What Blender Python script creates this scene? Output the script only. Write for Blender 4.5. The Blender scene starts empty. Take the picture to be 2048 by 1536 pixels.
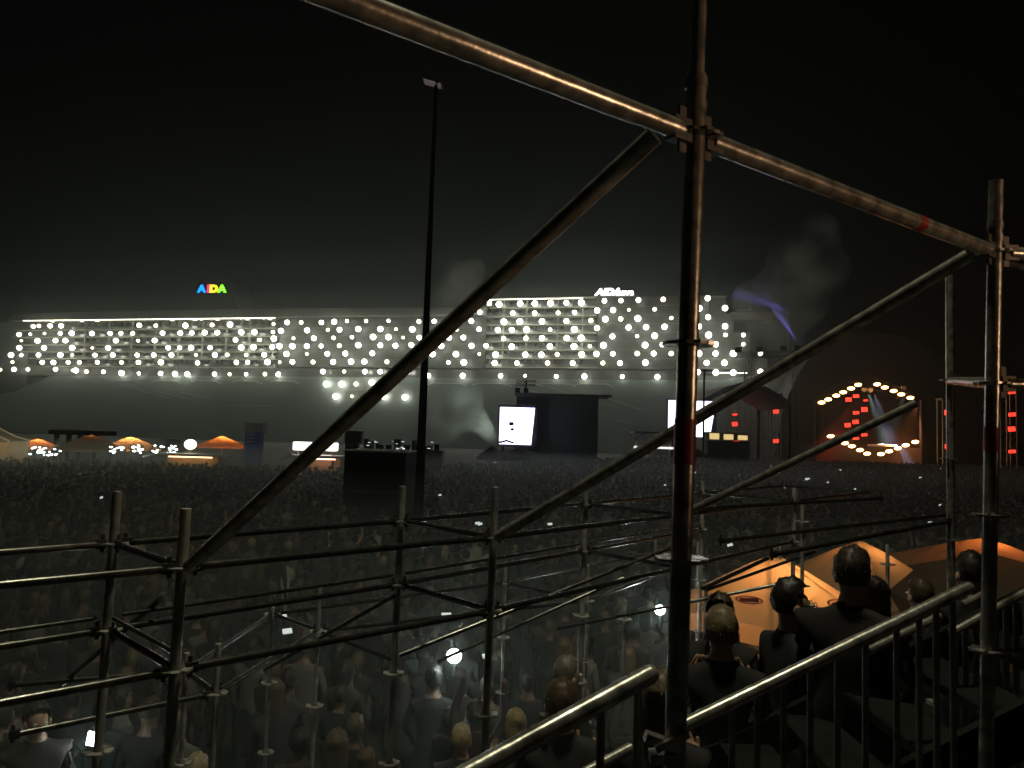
import bpy, bmesh, math, random
import numpy as np
from mathutils import Vector, Matrix, noise
sc = bpy.context.scene
R = math.radians
random.seed(7)
# ---------------------------------------------------------------- camera
EYE = 4.2
PITCH, ROLL, F = R(3.83), R(1.7), 1600.0
cam_d = bpy.data.cameras.new('camera'); cam = bpy.data.objects.new('camera', cam_d)
sc.collection.objects.link(cam); sc.camera = cam
RM = Matrix.Rotation(R(90)+PITCH, 3, 'X') @ Matrix.Rotation(ROLL, 3, 'Z')
cam.matrix_world = Matrix.Translation((0, 0, EYE)) @ RM.to_4x4()
cam_d.lens = F/2048*36; cam_d.sensor_width = 36
cam_d.clip_start = 0.05; cam_d.clip_end = 3000
cam_d.dof.use_dof = True; cam_d.dof.focus_distance = 40; cam_d.dof.aperture_fstop = 8.0
# ---------------------------------------------------------------- world and light
w = bpy.data.worlds.new('World'); sc.world = w; w.use_nodes = True
nt = w.node_tree; bg = nt.nodes['Background']
sky = nt.nodes.new('ShaderNodeTexSky'); sky.sky_type = 'NISHITA'; sky.sun_disc = False
SUN_EL, SUN_AZ = R(58), R(-62)
sky.sun_elevation = R(-6); sky.sun_rotation = SUN_AZ
nt.links.new(sky.outputs[0], bg.inputs[0]); bg.inputs[1].default_value = 0.004
sun_d = bpy.data.lights.new('fill_sun', 'SUN'); sun_d.energy = 0.012; sun_d.angle = R(4); sun_d.color = (1.0, .93, .66)  # weak sun added as fill, a little ambient light on the crowd
sun = bpy.data.objects.new('fill_sun', sun_d); sc.collection.objects.link(sun)
sv = Vector((math.sin(SUN_AZ)*math.cos(SUN_EL), math.cos(SUN_AZ)*math.cos(SUN_EL), math.sin(SUN_EL)))
sun.rotation_euler = sv.to_track_quat('Z', 'Y').to_euler()
sc.view_settings.view_transform = 'Standard'; sc.view_settings.look = 'None'
sc.view_settings.exposure = 0.0; sc.view_settings.gamma = 1
sc.cycles.use_denoising = True
sc.cycles.max_bounces = 4; sc.cycles.volume_bounces = 0; sc.cycles.diffuse_bounces = 2; sc.cycles.glossy_bounces = 2
sc.cycles.transmission_bounces = 3; sc.cycles.transparent_max_bounces = 12
sc.cycles.sample_clamp_indirect = 2.0
sc.cycles.volume_step_rate = 2.0; sc.cycles.volume_max_steps = 128
# ---------------------------------------------------------------- helpers
def ray(px, py): return RM @ Vector(((px-1024)/F, -(py-768)/F, -1))
CAM = Vector((0, 0, EYE))
def PY(px, py, Y):
    d = ray(px, py); return CAM + d*(Y/d.y)
def PZ(px, py, zr):            # zr relative to the eye
    d = ray(px, py); return CAM + d*(zr/d.z)
def mat(name, col, rough=.7, metal=0., emis=None, es=0., var=.25, vs=6., spec=.5, trans=0., bump=0.):
    m = bpy.data.materials.new(name); m.use_nodes = True; n = m.node_tree; b = n.nodes['Principled BSDF']
    b.inputs['Roughness'].default_value = rough; b.inputs['Metallic'].default_value = metal
    b.inputs['Specular IOR Level'].default_value = spec
    if var > 0:
        tc = n.nodes.new('ShaderNodeTexCoord'); no = n.nodes.new('ShaderNodeTexNoise'); no.inputs['Scale'].default_value = vs
        no.inputs['Detail'].default_value = 5
        r = n.nodes.new('ShaderNodeValToRGB'); n.links.new(tc.outputs['Object'], no.inputs['Vector']); n.links.new(no.outputs['Fac'], r.inputs['Fac'])
        r.color_ramp.elements[0].position = .3; r.color_ramp.elements[1].position = .7
        r.color_ramp.elements[0].color = tuple(c*(1-var) for c in col)+(1,); r.color_ramp.elements[1].color = tuple(min(1, c*(1+var)) for c in col)+(1,)
        n.links.new(r.outputs['Color'], b.inputs['Base Color'])
        if bump:
            bp = n.nodes.new('ShaderNodeBump'); bp.inputs['Strength'].default_value = bump; bp.inputs['Distance'].default_value = .02
            n.links.new(no.outputs['Fac'], bp.inputs['Height']); n.links.new(bp.outputs['Normal'], b.inputs['Normal'])
    else: b.inputs['Base Color'].default_value = (*col, 1)
    if emis: b.inputs['Emission Color'].default_value = (*emis, 1); b.inputs['Emission Strength'].default_value = es
    if trans:
        out = n.nodes['Material Output']; tr = n.nodes.new('ShaderNodeBsdfTranslucent'); tr.inputs['Color'].default_value = (*col, 1)
        mx = n.nodes.new('ShaderNodeMixShader'); mx.inputs[0].default_value = trans
        n.links.new(b.outputs[0], mx.inputs[1]); n.links.new(tr.outputs[0], mx.inputs[2]); n.links.new(mx.outputs[0], out.inputs['Surface'])
    return m
def rmat(name, cols, rough=.85):     # colour picked per object
    m = bpy.data.materials.new(name); m.use_nodes = True; n = m.node_tree; b = n.nodes['Principled BSDF']
    oi = n.nodes.new('ShaderNodeObjectInfo'); r = n.nodes.new('ShaderNodeValToRGB'); r.color_ramp.interpolation = 'CONSTANT'
    e = r.color_ramp.elements
    while len(e) < len(cols): e.new(.5)
    for i, c in enumerate(cols): e[i].position = i/len(cols); e[i].color = (*c, 1)
    tc = n.nodes.new('ShaderNodeTexCoord'); no = n.nodes.new('ShaderNodeTexNoise'); no.inputs['Scale'].default_value = 14
    mx = n.nodes.new('ShaderNodeMix'); mx.data_type = 'RGBA'; mx.blend_type = 'MULTIPLY'; mx.inputs[0].default_value = .6
    n.links.new(tc.outputs['Object'], no.inputs['Vector']); n.links.new(oi.outputs['Random'], r.inputs['Fac'])
    n.links.new(r.outputs['Color'], mx.inputs[6]); n.links.new(no.outputs['Color'], mx.inputs[7]); n.links.new(mx.outputs[2], b.inputs['Base Color'])
    b.inputs['Roughness'].default_value = rough
    return m
class MB:
    def __init__(s): s.v = []; s.f = []; s.m = []; s.cut = []
    def split(s, name, mats, parent=None, smooth=False, cap=100):    # one object per added piece
        c = s.cut+[(len(s.v), len(s.f))]; out = []; extra = MB()
        for i in range(len(c)-1):
            (v0, f0), (v1, f1) = c[i], c[i+1]; vs, fs = s.v[v0:v1], [tuple(k-v0 for k in f) for f in s.f[f0:f1]]
            if i >= cap-1 and len(c) > cap: extra.add(vs, fs, s.m[f0]); continue
            q = MB(); q.add(vs, fs, s.m[f0]); out.append(q.build(name, mats, parent, smooth))
        if extra.v: tag(extra.build(name, mats, parent, smooth), kind='stuff')
        return out
    def add(s, vs, fs, mi=0):
        s.cut.append((len(s.v), len(s.f))); o = len(s.v); s.v += [tuple(v) for v in vs]; s.f += [tuple(i+o for i in f) for f in fs]; s.m += [mi]*len(fs); return s
    def box(s, a, b, mi=0, T=None):
        (x0, y0, z0), (x1, y1, z1) = a, b
        vs = [Vector(p) for p in ((x0,y0,z0),(x1,y0,z0),(x1,y1,z0),(x0,y1,z0),(x0,y0,z1),(x1,y0,z1),(x1,y1,z1),(x0,y1,z1))]
        if T: vs = [T @ v for v in vs]
        return s.add(vs, [(0,3,2,1),(4,5,6,7),(0,1,5,4),(1,2,6,5),(2,3,7,6),(3,0,4,7)], mi)
    def tube(s, p0, p1, r0, r1=None, n=12, mi=0, cap=True):
        p0, p1 = Vector(p0), Vector(p1); r1 = r0 if r1 is None else r1
        d = (p1-p0).normalized(); a = d.orthogonal().normalized(); b = d.cross(a)
        vs = [p+(a*math.cos(t)+b*math.sin(t))*r for p, r in ((p0, r0), (p1, r1)) for t in [2*math.pi*i/n for i in range(n)]]
        fs = [(i, (i+1) % n, n+(i+1) % n, n+i) for i in range(n)]
        if cap: fs += [tuple(range(n-1, -1, -1)), tuple(range(n, 2*n))]
        return s.add(vs, fs, mi)
    def bar(s, p0, p1, w_, h_, mi=0, up=Vector((0,0,1))):
        p0, p1 = Vector(p0), Vector(p1); d = (p1-p0).normalized(); a = d.cross(up).normalized(); u = a.cross(d)
        vs = [p+a*(sx*w_/2)+u*(sz*h_/2) for p in (p0, p1) for sx, sz in ((-1,-1),(1,-1),(1,1),(-1,1))]
        return s.add(vs, [(0,1,2,3),(7,6,5,4),(0,4,5,1),(1,5,6,2),(2,6,7,3),(3,7,4,0)], mi)
    def prism(s, poly, y0, y1, mi=0):      # poly in (x,z)
        n = len(poly); vs = [(x, y0, z) for x, z in poly]+[(x, y1, z) for x, z in poly]
        return s.add(vs, [tuple(range(n)), tuple(range(2*n-1, n-1, -1))]+[(i, n+i, n+(i+1) % n, (i+1) % n) for i in range(n)], mi)
    def ball(s, c, r, mi=0, sub=2, sc_=(1,1,1)):
        bm = bmesh.new(); bmesh.ops.create_icosphere(bm, subdivisions=sub, radius=1)
        vs = [Vector(c)+Vector((v.co.x*r*sc_[0], v.co.y*r*sc_[1], v.co.z*r*sc_[2])) for v in bm.verts]
        fs = [tuple(v.index for v in f.verts) for f in bm.faces]; bm.free(); return s.add(vs, fs, mi)
    def lathe(s, c, prof, n=24, mi=0, a0=0, sc_=(1,1)):
        c = Vector(c); vs = [c+Vector((r*math.cos(2*math.pi*i/n+a0)*sc_[0], r*math.sin(2*math.pi*i/n+a0)*sc_[1], z)) for r, z in prof for i in range(n)]
        return s.add(vs, [(j*n+i, j*n+(i+1) % n, (j+1)*n+(i+1) % n, (j+1)*n+i) for j in range(len(prof)-1) for i in range(n)], mi)
    def build(s, name, mats, parent=None, smooth=False, bevel=0):
        me = bpy.data.meshes.new(name); me.from_pydata(s.v, [], s.f)
        for m in (mats if isinstance(mats, (list, tuple)) else [mats]): me.materials.append(m)
        me.polygons.foreach_set('material_index', s.m)
        if smooth:
            me.polygons.foreach_set('use_smooth', [True]*len(s.f))
        me.update(); o = bpy.data.objects.new(name, me); sc.collection.objects.link(o)
        if smooth: 
            try: me.set_sharp_from_angle(angle=R(50))
            except Exception: pass
        if bevel: b = o.modifiers.new('bevel', 'BEVEL'); b.width = bevel; b.segments = 2
        if parent: o.parent = parent
        return o
def tag(o, label=None, cat=None, group=None, kind=None):
    for k, v in (('label', label), ('category', cat), ('group', group), ('kind', kind)):
        if v: o[k] = v
    return o
def empty(name, loc, label, cat, rz=0, group=None):
    o = bpy.data.objects.new(name, None); sc.collection.objects.link(o); o.location = loc; o.rotation_euler.z = rz
    o.empty_display_size = .1
    return tag(o, label, cat, group)
def copy_tree(o, parent=None):
    c = o.copy(); sc.collection.objects.link(c)
    if parent: c.parent = parent
    for ch in list(o.children): copy_tree(ch, c)
    return c
# ---------------------------------------------------------------- materials
M = {}
def mk(k, *a, **kw): M[k] = mat(k, *a, **kw)
mk('wedge_steel', (.07, .07, .065), .5, .8, var=.3, vs=30)
mk('canvas_dark', (.09, .06, .04), .8, var=.2, vs=2, trans=.4)
mk('post_steel', (.36, .36, .34), .42, .2, var=.45, vs=14, bump=.1)
mk('grid_steel', (.15, .155, .145), .24, .9, var=.5, vs=22)
mk('steel', (.38, .38, .35), .27, .66, var=.55, vs=22, bump=.08)
mk('steel_dull', (.27, .28, .26), .5, .35, var=.4, vs=18)
mk('red_paint', (.24, .02, .02), .45, 0, var=.3, vs=30)
mk('black', (.012, .013, .012), .75, var=.3, spec=.12)
mk('dark', (.03, .032, .03), .7, var=.3, vs=.7)
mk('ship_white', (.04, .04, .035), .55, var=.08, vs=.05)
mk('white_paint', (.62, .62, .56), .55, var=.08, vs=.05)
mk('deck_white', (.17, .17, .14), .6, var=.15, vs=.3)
mk('hull', (.2, .24, .23), .45, var=.12, vs=.04)
mk('hull_line', (.6, .6, .55), .5, var=.1)
mk('glass', (.05, .055, .055), .15, var=.3, vs=.4)
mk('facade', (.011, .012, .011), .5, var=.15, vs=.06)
mk('fascia', (.1, .1, .09), .6, var=.2, vs=.05)
mk('ground', (.05, .052, .045), .9, var=.4, vs=.3, bump=.3)
mk('lamp_white', (1, 1, 1), emis=(1, .96, .80), es=14, var=0)
mk('lamp_small', (1, 1, 1), emis=(1, .86, .55), es=5, var=0)
mk('lamp_strip', (1, 1, 1), emis=(1, .93, .68), es=5, var=0)
mk('lamp_warm', (1, 1, 1), emis=(1, .42, .13), es=16, var=0)
mk('lamp_red', (1, .1, .1), emis=(1, .035, .02), es=3.0, var=0)
mk('led_screen', (1, 1, 1), emis=(.78, .72, 1), es=3.2, var=0)
mk('sign_white', (1, 1, 1), emis=(1, 1, 1), es=4, var=0)
mk('torch', (1, 1, 1), emis=(.86, 1, .94), es=14, var=0)
mk('phone_screen', (1, 1, 1), emis=(.75, .85, .8), es=.9, var=0)
mk('canvas', (.62, .42, .24), .8, var=.12, vs=2, trans=.6)
mk('canvas_orange', (.65, .3, .13), .8, var=.12, vs=2, trans=.6)
mk('canvas_grey', (.2, .2, .18), .8, var=.2, vs=1)
mk('canvas_purple', (.5, .2, .45), .8, var=.2, vs=1)
mk('blue_banner', (.08, .14, .42), .7, var=.25, vs=.8)
mk('pale', (.5, .45, .38), .7, var=.2, vs=.8)
mk('tan', (.4, .3, .17), .8, var=.2, vs=.8)
mk('wood', (.12, .09, .06), .8, var=.3, vs=9)
# ---------------------------------------------------------------- ground
g = MB(); g.add([(-900,-60,0),(900,-60,0),(900,1400,0),(-900,1400,0)], [(0,1,2,3)])
tag(g.build('ground', M['ground']), kind='structure')

# ================================================================ SHIP
SA, SB = Vector((-195, 320, 0)), Vector((65, 250, 0))
SD = (SB-SA).normalized(); SANG = math.atan2(SD.y, SD.x); SN = Vector((-SD.y, SD.x, 0))   # SN away from camera
def S(px, py, off=0.):          # pixel -> (x,z) on the side plane at local depth off
    d = ray(px, py); P0 = SA+SN*off; t = (P0-CAM).dot(SN)/d.dot(SN); p = CAM+d*t
    return (p-SA).dot(SD), p.z
ship = empty('cruise_ship', SA, 'long white cruise ship moored behind the crowd, its side dotted with round lamps', 'ship', SANG)
def crop(x0, y0, k, L): return [(x0+x/k, y0+y/k) for x, y in L]
orbs = crop(0, 540, 3.938, [(262,445),(306,440),(395,440),(480,440),(1097,436),(1227,438),(1460,437),(1670,432),(1812,430),
 (150,508),(238,506),(350,500),(475,500),(565,498),(725,500),(868,500),(952,498),(1045,500),(1280,497),(1420,497),(1510,495),(1612,493),(1712,493),(1900,490),(2005,490),
 (168,557),(296,558),(437,556),(515,556),(912,556),(1087,557),(1218,555),(1855,550),(2040,550),
 (152,613),(347,613),(568,613),(727,614),(852,613),(1325,612),(1415,612),(1505,612),(1655,612),(1900,611),(1998,610),
 (87,670),(168,670),(303,669),(475,669),(568,668),(748,670),(888,670),(1080,670),(1210,670),(1350,670),(1543,669),(1692,669),(1790,668),(1938,668),
 (98,725),(333,728),(420,728),(537,727),(625,727),(767,727),(957,728),(1090,728),(1267,727),(1555,732),(1862,728),(1950,727),
 (2,785),(110,783),(220,783),(437,783),(570,790),(596,792),(680,800),(815,802),(957,812),(1093,815),(1265,815),(1378,818),(1475,820),(1690,820),(1808,821),(1938,821)])
orbs += crop(500, 540, 3.938, [(185,425),(292,413),(403,413),(563,413),(663,408),(763,402),(914,402),(1090,400),(1330,406),(1450,404),
 (35,490),(180,488),(243,480),(450,475),(613,472),(705,470),(853,465),(1027,465),(1150,466),(1278,468),(1625,467),(1803,466),
 (80,550),(187,540),(342,538),(503,538),(658,535),(803,530),(969,527),(1090,528),(1206,532),(1333,532),(1567,532),(1680,532),
 (28,608),(175,607),(231,600),(334,600),(447,600),(560,598),(703,596),(853,592),(1027,593),(1145,596),(1270,590),(1506,598),(1745,597),(1860,597),
 (112,668),(287,662),(448,662),(608,660),(750,658),(963,656),(1438,662),(1622,662),(1806,662),
 (137,725),(234,725),(334,724),(496,725),(655,724),(796,722),(901,722),(1078,723),(1562,728),(1684,728),
 (575,800),(741,800),(905,800),(1026,800),(1246,803),(117,820),(223,822),(1405,832),(1675,832),
 (600,898),(720,898),(835,898),(957,885),(1120,902),(674,995),(803,995),(1054,998),(1218,1002),(1810,333),(1743,402)])
orbs += crop(960, 540, 3.938, [(150,270),(316,265),(432,265),(555,262),(680,258),(798,258),(980,243),(1110,241),(1248,236),(1443,231),(1793,222),
 (258,340),(430,340),(615,338),(745,334),(922,318),(1048,316),(1172,314),(1375,309),(1725,302),(1930,300),
 (188,408),(313,406),(488,405),(680,402),(873,398),(987,387),(1108,385),(1243,382),(1507,378),(1797,372),
 (140,472),(250,472),(366,470),(552,470),(743,467),(922,457),(1170,453),(1308,450),(1453,447),(1725,445),(1930,443),
 (185,540),(362,538),(488,537),(683,535),(796,535),(1043,523),(1237,521),(1375,518),(1800,512),(1935,512),
 (250,604),(550,602),(740,601),(865,600),(972,593),(1300,591),(1436,588),(1857,585),
 (122,667),(357,667),(483,667),(608,665),(800,665),(917,661),(1047,660),(1238,658),(1368,658),(1506,658),(1722,658),(1855,658),(1997,658),
 (115,733),(291,733),(532,733),(730,733),(968,733),(1102,733),(1303,730),(1785,731),(1925,731),
 (162,833),(355,833),(600,838),(822,838),(1120,840),(1397,842),(1712,805),(1857,806),(1995,808)])
orbs += crop(1440, 540, 3.368, [(33,438),(158,438),(157,500),(90,563),(272,562),(30,625),(272,685)])
LZ = -3.7
pos = [S(px, py, LZ) for px, py in orbs]
lamp_bm = MB(); lamp_bm.ball((0,0,0), 1.0, sub=2)
proto_lamp = None; rs = []
for i, (x, z) in enumerate(pos): rs.append((random.uniform(.72, 1.02) if random.random() < .8 else random.uniform(.5, .65), i))
rs.sort(reverse=True)
rest = MB()
for k, (r_, i) in enumerate(rs):
    x, z = pos[i]
    if k < 98:
        if proto_lamp is None: o = proto_lamp = lamp_bm.build('round_lamp', M['lamp_white'], ship, smooth=True)
        else: o = proto_lamp.copy(); sc.collection.objects.link(o); o.parent = ship
        o.location = (x, LZ, z); o.scale = (r_, r_, r_)
    else: rest.ball((x, LZ, z), r_, 1 if r_ < .8 and i % 2 else 0, sub=2)
tag(rest.build('lamp_cluster', [M['lamp_white'], M['lamp_small']], ship, smooth=True), kind='stuff')
# deck levels from the lamp rows
def sx(px, py=700): return S(px, py)[0]
def zx(px, py): return S(px, py)[1]
left_rows = [659, 674, 690, 704, 718, 734]      # slab lines near x=300
mid_rows = [616, 633, 650, 667, 683, 700, 717, 735]   # slab lines near x=1060
zl = [zx(300, y) for y in left_rows]; zm = [zx(1060, y) for y in mid_rows]
zbase = zx(700, 752)
x_stern, x_e, x_bow = sx(-70), sx(975, 650), sx(1545, 700)
zroofL = zx(400, 638); zroofM = zx(1060, 598)
sup = MB()
# set-back house fronts, each storey a separate wall band so slabs sit proud of it
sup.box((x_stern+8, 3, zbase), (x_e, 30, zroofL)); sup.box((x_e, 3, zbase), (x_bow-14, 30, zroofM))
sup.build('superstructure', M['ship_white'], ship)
dk = MB()
for j, z in enumerate(zl): dk.box((sx(30), -1.0, z-.16), (sx(556), 3, z+.16))
for j, z in enumerate(zm):
    dk.box((x_e, -1.0, z-.16), (sx(1192 if j < 6 else 1440), 3, z+.16))
dk.split('balcony_deck', M['deck_white'], ship)
fr = MB()
for px in range(172, 560, 47):
    x = sx(px); fr.box((x-.25, -1.05, zl[4]), (x+.25, -.6, zroofL-.5))
for px in (1007, 1053, 1115, 1165):
    x = sx(px); fr.box((x-.15, -1.05, zm[6]), (x+.15, -.7, zroofM-.3))
fr.split('balcony_post', M['deck_white'], ship)
rl = MB()
zz = zl+zm
for z in zl: rl.box((sx(145), -1.0, z+.2), (sx(555), -.94, z+1.1))
for z in zm: rl.box((x_e+.1, -1.0, z+.2), (sx(1190), -.94, z+1.1))
fc = MB()
fc.box((sx(560), -1.0, zbase+3), (x_e-.2, 2.95, zroofL-.02)); fc.box((sx(1196), -1.0, zbase+3), (sx(1418, 620), 2.95, zroofM-.02)); fc.box((sx(1418, 620)+.02, -1.0, zbase+3), (sx(1468, 650), 2.95, zm[1])); fc.box((sx(1468, 650)+.02, -1.0, zbase+3), (sx(1500, 690), 2.95, zm[3])); fc.box((sx(1500, 690)+.02, -1.0, zbase+1), (sx(1535, 690), 2.95, zm[6]))
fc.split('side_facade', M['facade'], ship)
fl = MB()
for z in zl[:-1]: fl.box((sx(561), -1.06, z-.08), (x_e-.3, -1.01, z+.08))
for j, z in enumerate(zm[:-1]): fl.box((sx(1197), -1.06, z-.08), (sx((1416, 1416, 1466, 1466, 1498, 1498, 1498)[j], 660), -1.01, z+.08))
fl.split('deck_line', M['fascia'], ship)
rl.split('balcony_glass', M['glass'], ship)
# cabin doors, dividers: rows of openings on the set-back wall
wn = MB(); dv = MB()
for rows, a, b, top in ((zl, sx(150), sx(556), zroofL), (zm, x_e+1, sx(1190), zroofM)):
    rr = [top]+rows
    for j in range(len(rr)-1):
        z1, z0 = rr[j], rr[j+1]; x = a
        while x < b-3:
            if random.random() < .8: wn.box((x+.3, 2.9, z0+.4), (x+2.3, 2.98, max(z1-.6, z0+1.2)))
            dv.box((x-.05, .3, z0+.2), (x+.05, 2.9, z1-.3)); x += 3.1
wn.split('cabin_window', M['glass'], ship); dv.split('balcony_divider', M['deck_white'], ship)
# roof fascia on the left section with lit underside beams
roof = MB()
roof.prism([(sx(20), zroofL), (x_e-.1, zroofL), (x_e-.1, zx(960, 616)), (sx(500), zx(500, 620)), (sx(150), zx(150, 626)), (sx(28), zx(28, 630))], -2.2, 28)
roof.build('roof', M['fascia'], ship)
rm = MB(); rm.box((x_e, -1.3, zroofM-.1), (sx(1190), 3, zroofM+.3)); rm.box((x_e, 3.1, zroofM+.02), (x_bow-14, 28, zroofM+.6)); rm.build('upper_roof', M['deck_white'], ship)
bmx = MB()
for px in range(85, 556, 15): x = sx(px, 645); bmx.box((x-.5, -2.0, zroofL-.7), (x+.5, 2.9, zroofL-.02))
bmx.split('roof_beam', M['deck_white'], ship)
st = MB(); st.box((sx(55, 640), -2.15, zroofL-.35), (sx(556, 640), -1.9, zroofL-.1)); 
for px in (110, 160, 195, 340, 395, 430, 490, 535): x = sx(px, 645); st.box((x-1.6, -.5, zroofL-.5), (x+1.6, .6, zroofL-.3))
st.box((x_e, -1.4, zroofM-.35), (sx(1165), -1.25, zroofM-.15))
st.box((x_e, -1.2, zx(1000, 612)), (x_e+1.4, -.8, zroofM-.3))
st.box((sx(1425, 746), -1.4, zx(1450, 747)), (sx(1494, 746), -1.3, zx(1450, 745.6)))
st.split('light_strip', M['lamp_strip'], ship)
# lower promenade band
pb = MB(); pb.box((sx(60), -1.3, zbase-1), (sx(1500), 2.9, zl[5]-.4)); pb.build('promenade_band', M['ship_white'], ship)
pw = MB(); x = sx(70)
while x < sx(1440): pw.box((x, -1.38, zbase+.6), (x+random.uniform(1, 3.2), -1.32, zbase+2.4)); x += random.uniform(3.5, 7)
pw.split('promenade_window', M['glass'], ship)
# hull
hp = [(-75, 795), (0, 789), (28, 784), (50, 774), (78, 762), (100, 752), (180, 751), (500, 752), (900, 756), (1250, 760), (1440, 760), (1500, 752), (1560, 738), (1600, 730), (1572, 790), (1548, 850)]
top = [S(px, py, -2.4) for px, py in hp]
hl = MB(); hl.prism([(top[-1][0]-3, -2)]+[(top[0][0], -2)]+top, -2.4, 30); hl.build('hull', M['hull'], ship)
st2 = MB(); # stern block under the roof
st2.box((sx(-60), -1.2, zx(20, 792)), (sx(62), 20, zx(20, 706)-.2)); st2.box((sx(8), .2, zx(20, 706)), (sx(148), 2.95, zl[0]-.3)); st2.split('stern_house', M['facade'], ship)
ln = MB()
def hline(pts, wd=.22):
    q = [S(px, py, -2.45) for px, py in pts]
    for (x0, z0), (x1, z1) in zip(q, q[1:]): ln.bar((x0, -2.47, z0), (x1, -2.47, z1), .1, wd)
for a in (228, 308, 388, 470, 545, 860, 950, 1012, 1076, 1152): 
    ww = 55 if a < 600 else 75; yy = 759 + (a/1100)*5 + (3 if a > 800 else 0)
    hline([(a-5, yy+4), (a+6, yy), (a+ww-12, yy+1), (a+ww, yy+7)], .3)
for a, b in (((240,770),(290,780)), ((280,782),(345,797)), ((315,783),(385,800)), ((360,784),(430,799)), ((455,810),(545,813)), ((1050,779),(1130,796)), ((1095,773),(1140,788)), ((1200,792),(1290,822)), ((1200,805),(1230,812)), ((1235,840),(1290,853)), ((690,780),(790,780))): hline([a, b], .18)
ln.split('hull_marking', M['hull_line'], ship)
# funnel and lettering
def text(body, name, m, parent, loc, size, shear=0., sxx=1., ext=.15):
    cu = bpy.data.curves.new(name, 'FONT'); cu.body = body; cu.size = size; cu.extrude = ext; cu.shear = shear; cu.offset = size*.055
    t = bpy.data.objects.new(name, cu); sc.collection.objects.link(t)
    dg = bpy.context.evaluated_depsgraph_get(); me = bpy.data.meshes.new_from_object(t.evaluated_get(dg)); bpy.data.objects.remove(t)
    me.materials.clear(); me.materials.append(m); me.name = name
    o = bpy.data.objects.new(name, me); sc.collection.objects.link(o); o.parent = parent
    o.location = loc; o.rotation_euler = (R(90), 0, 0); o.scale = (sxx, 1, 1); return o
fx, fz = S(425, 583, 6); fu = MB(); fu.prism([(fx-13, zroofL), (fx+13, zroofL), (fx+8, fz+4.2), (fx-7, fz+4.2)], 6.3, 18)
fun = fu.build('funnel', M['black'], ship, bevel=.5)
k = 0
for ch, c, px in (('A', (0, .22, 1), 395.5), ('I', (1, .02, .12), 413.5), ('D', (1, .62, .02), 418.5), ('A', (.2, .9, .03), 436)):
    x0, z0 = S(px, 584, 6)
    o = text(ch, 'letter', mat('sign_'+str(k), c, emis=c, es=2.6, var=0), fun, (x0, 6.1, z0), 3.8, 0, 1.25 if ch != 'I' else 1.25); k += 1
x0, z0 = S(1191, 590, 1); sg = text('AIDA', 'sign', M['sign_white'], ship, (x0, 1.0, z0), 2.9, .25, 1.2, .3)
x0, z0 = S(1232, 590, 1); text('nova', 'sign', M['sign_white'], ship, (x0, 1.0, z0), 2.6, .1, 1.12, .3)
x0, z0 = S(1190, 592, 1.3); x1, z1 = S(1272, 592, 1.3); sf = MB(); sf.box((x0, 1.4, zroofM), (x1, 1.6, z0-.05)); sf.build('sign_frame', M['fascia'], ship)
# bow mast / radar and bridge wing
bw = MB(); x0, z0 = S(1500, 640, 8); bw.box((x0-6, 8, zroofM-4), (x0+7, 16, z0)); 
bw.tube((x0, 10, z0), (x0, 10, z0+5), .35); bw.bar((x0-4, 9.5, z0+3.4), (x0+5, 9.5, z0+3.4), .4, .35); bw.build('bridge', M['deck_white'], ship)

# ================================================================ HALL AND STAGE
def silh(name, pts, Y, depth, m, label, cat, thick_bottom=0):
    q = [PY(px, py, Y) for px, py in pts]; b = MB(); b.prism([(p.x, p.z) for p in q]+[(q[-1].x, 0), (q[0].x, 0)], Y, Y+depth)
    return b
b = MB()
hx0, hx1 = PY(1548, 900, 232).x, PY(1990, 900, 232).x; apex = PY(1735, 664, 232)
N = 28; prof = []
for i in range(N+1):
    t = i/N; x = hx0+(hx1-hx0)*t; u = (x-apex.x)/((hx1-apex.x) if x > apex.x else (apex.x-hx0)); prof.append((x, max(.5, apex.z*(1-abs(u)**2.4)**.62)))
b.prism(prof+[(hx1, 0), (hx0, 0)], 232, 290)
hall = b.build('domed_hall', M['dark'], smooth=True)
tag(hall, 'large dark hall with a curved roof rising behind the stage', 'building')
SY = 190.
stage = empty('concert_stage', (PY(1740, 900, SY).x, SY, 0), 'concert stage outlined by warm round lamps in two arcs, light beams inside', 'stage')
def SP(px, py, dy=0): return PY(px, py, SY+dy)-Vector(stage.location)
b = MB(); c0 = SP(1640, 905); c1 = SP(1850, 905); zt = SP(1740, 756).z
b.box((c0.x, 2, 0), (c1.x, 16, SP(1740, 893).z)); b.build('stage_floor', M['black'], stage)
b = MB()
for pxa, pya, pxb, pyb in ((1638, 805, 1735, 752), (1735, 752, 1835, 802)):
    a, c = SP(pxa, pya), SP(pxb, pyb)
    for oz in (0, 1.0): b.bar(a+Vector((0, .3, oz)), c+Vector((0, .3, oz)), .2, .2); b.bar(a+Vector((0, 10, oz)), c+Vector((0, 10, oz)), .2, .2)
    n = 14
    for i in range(n): p, q = a.lerp(c, i/n), a.lerp(c, (i+1)/n); b.bar(p+Vector((0, .3, 0)), q+Vector((0, .3, 1.0)), .1, .1)
b.build('roof_truss', M['black'], stage)
b = MB()
for px in (1636, 1848): p = SP(px, 800); b.box((p.x-.5, .2, 0), (p.x+.5, 1.2, p.z))
b.split('truss_leg', M['black'], stage)
warm = crop(1580, 700, 6.4, [(405,672),(490,632),(592,584),(682,541),(782,492),(872,446),(1115,440),(1213,480),(1327,524),(1424,568),(1541,613),
 (520,1103),(704,1193),(793,1232),(895,1281),(987,1327),(1164,1332),(1268,1297),(1380,1258),(1480,1220),(1604,1178)])
wl = None
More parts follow.
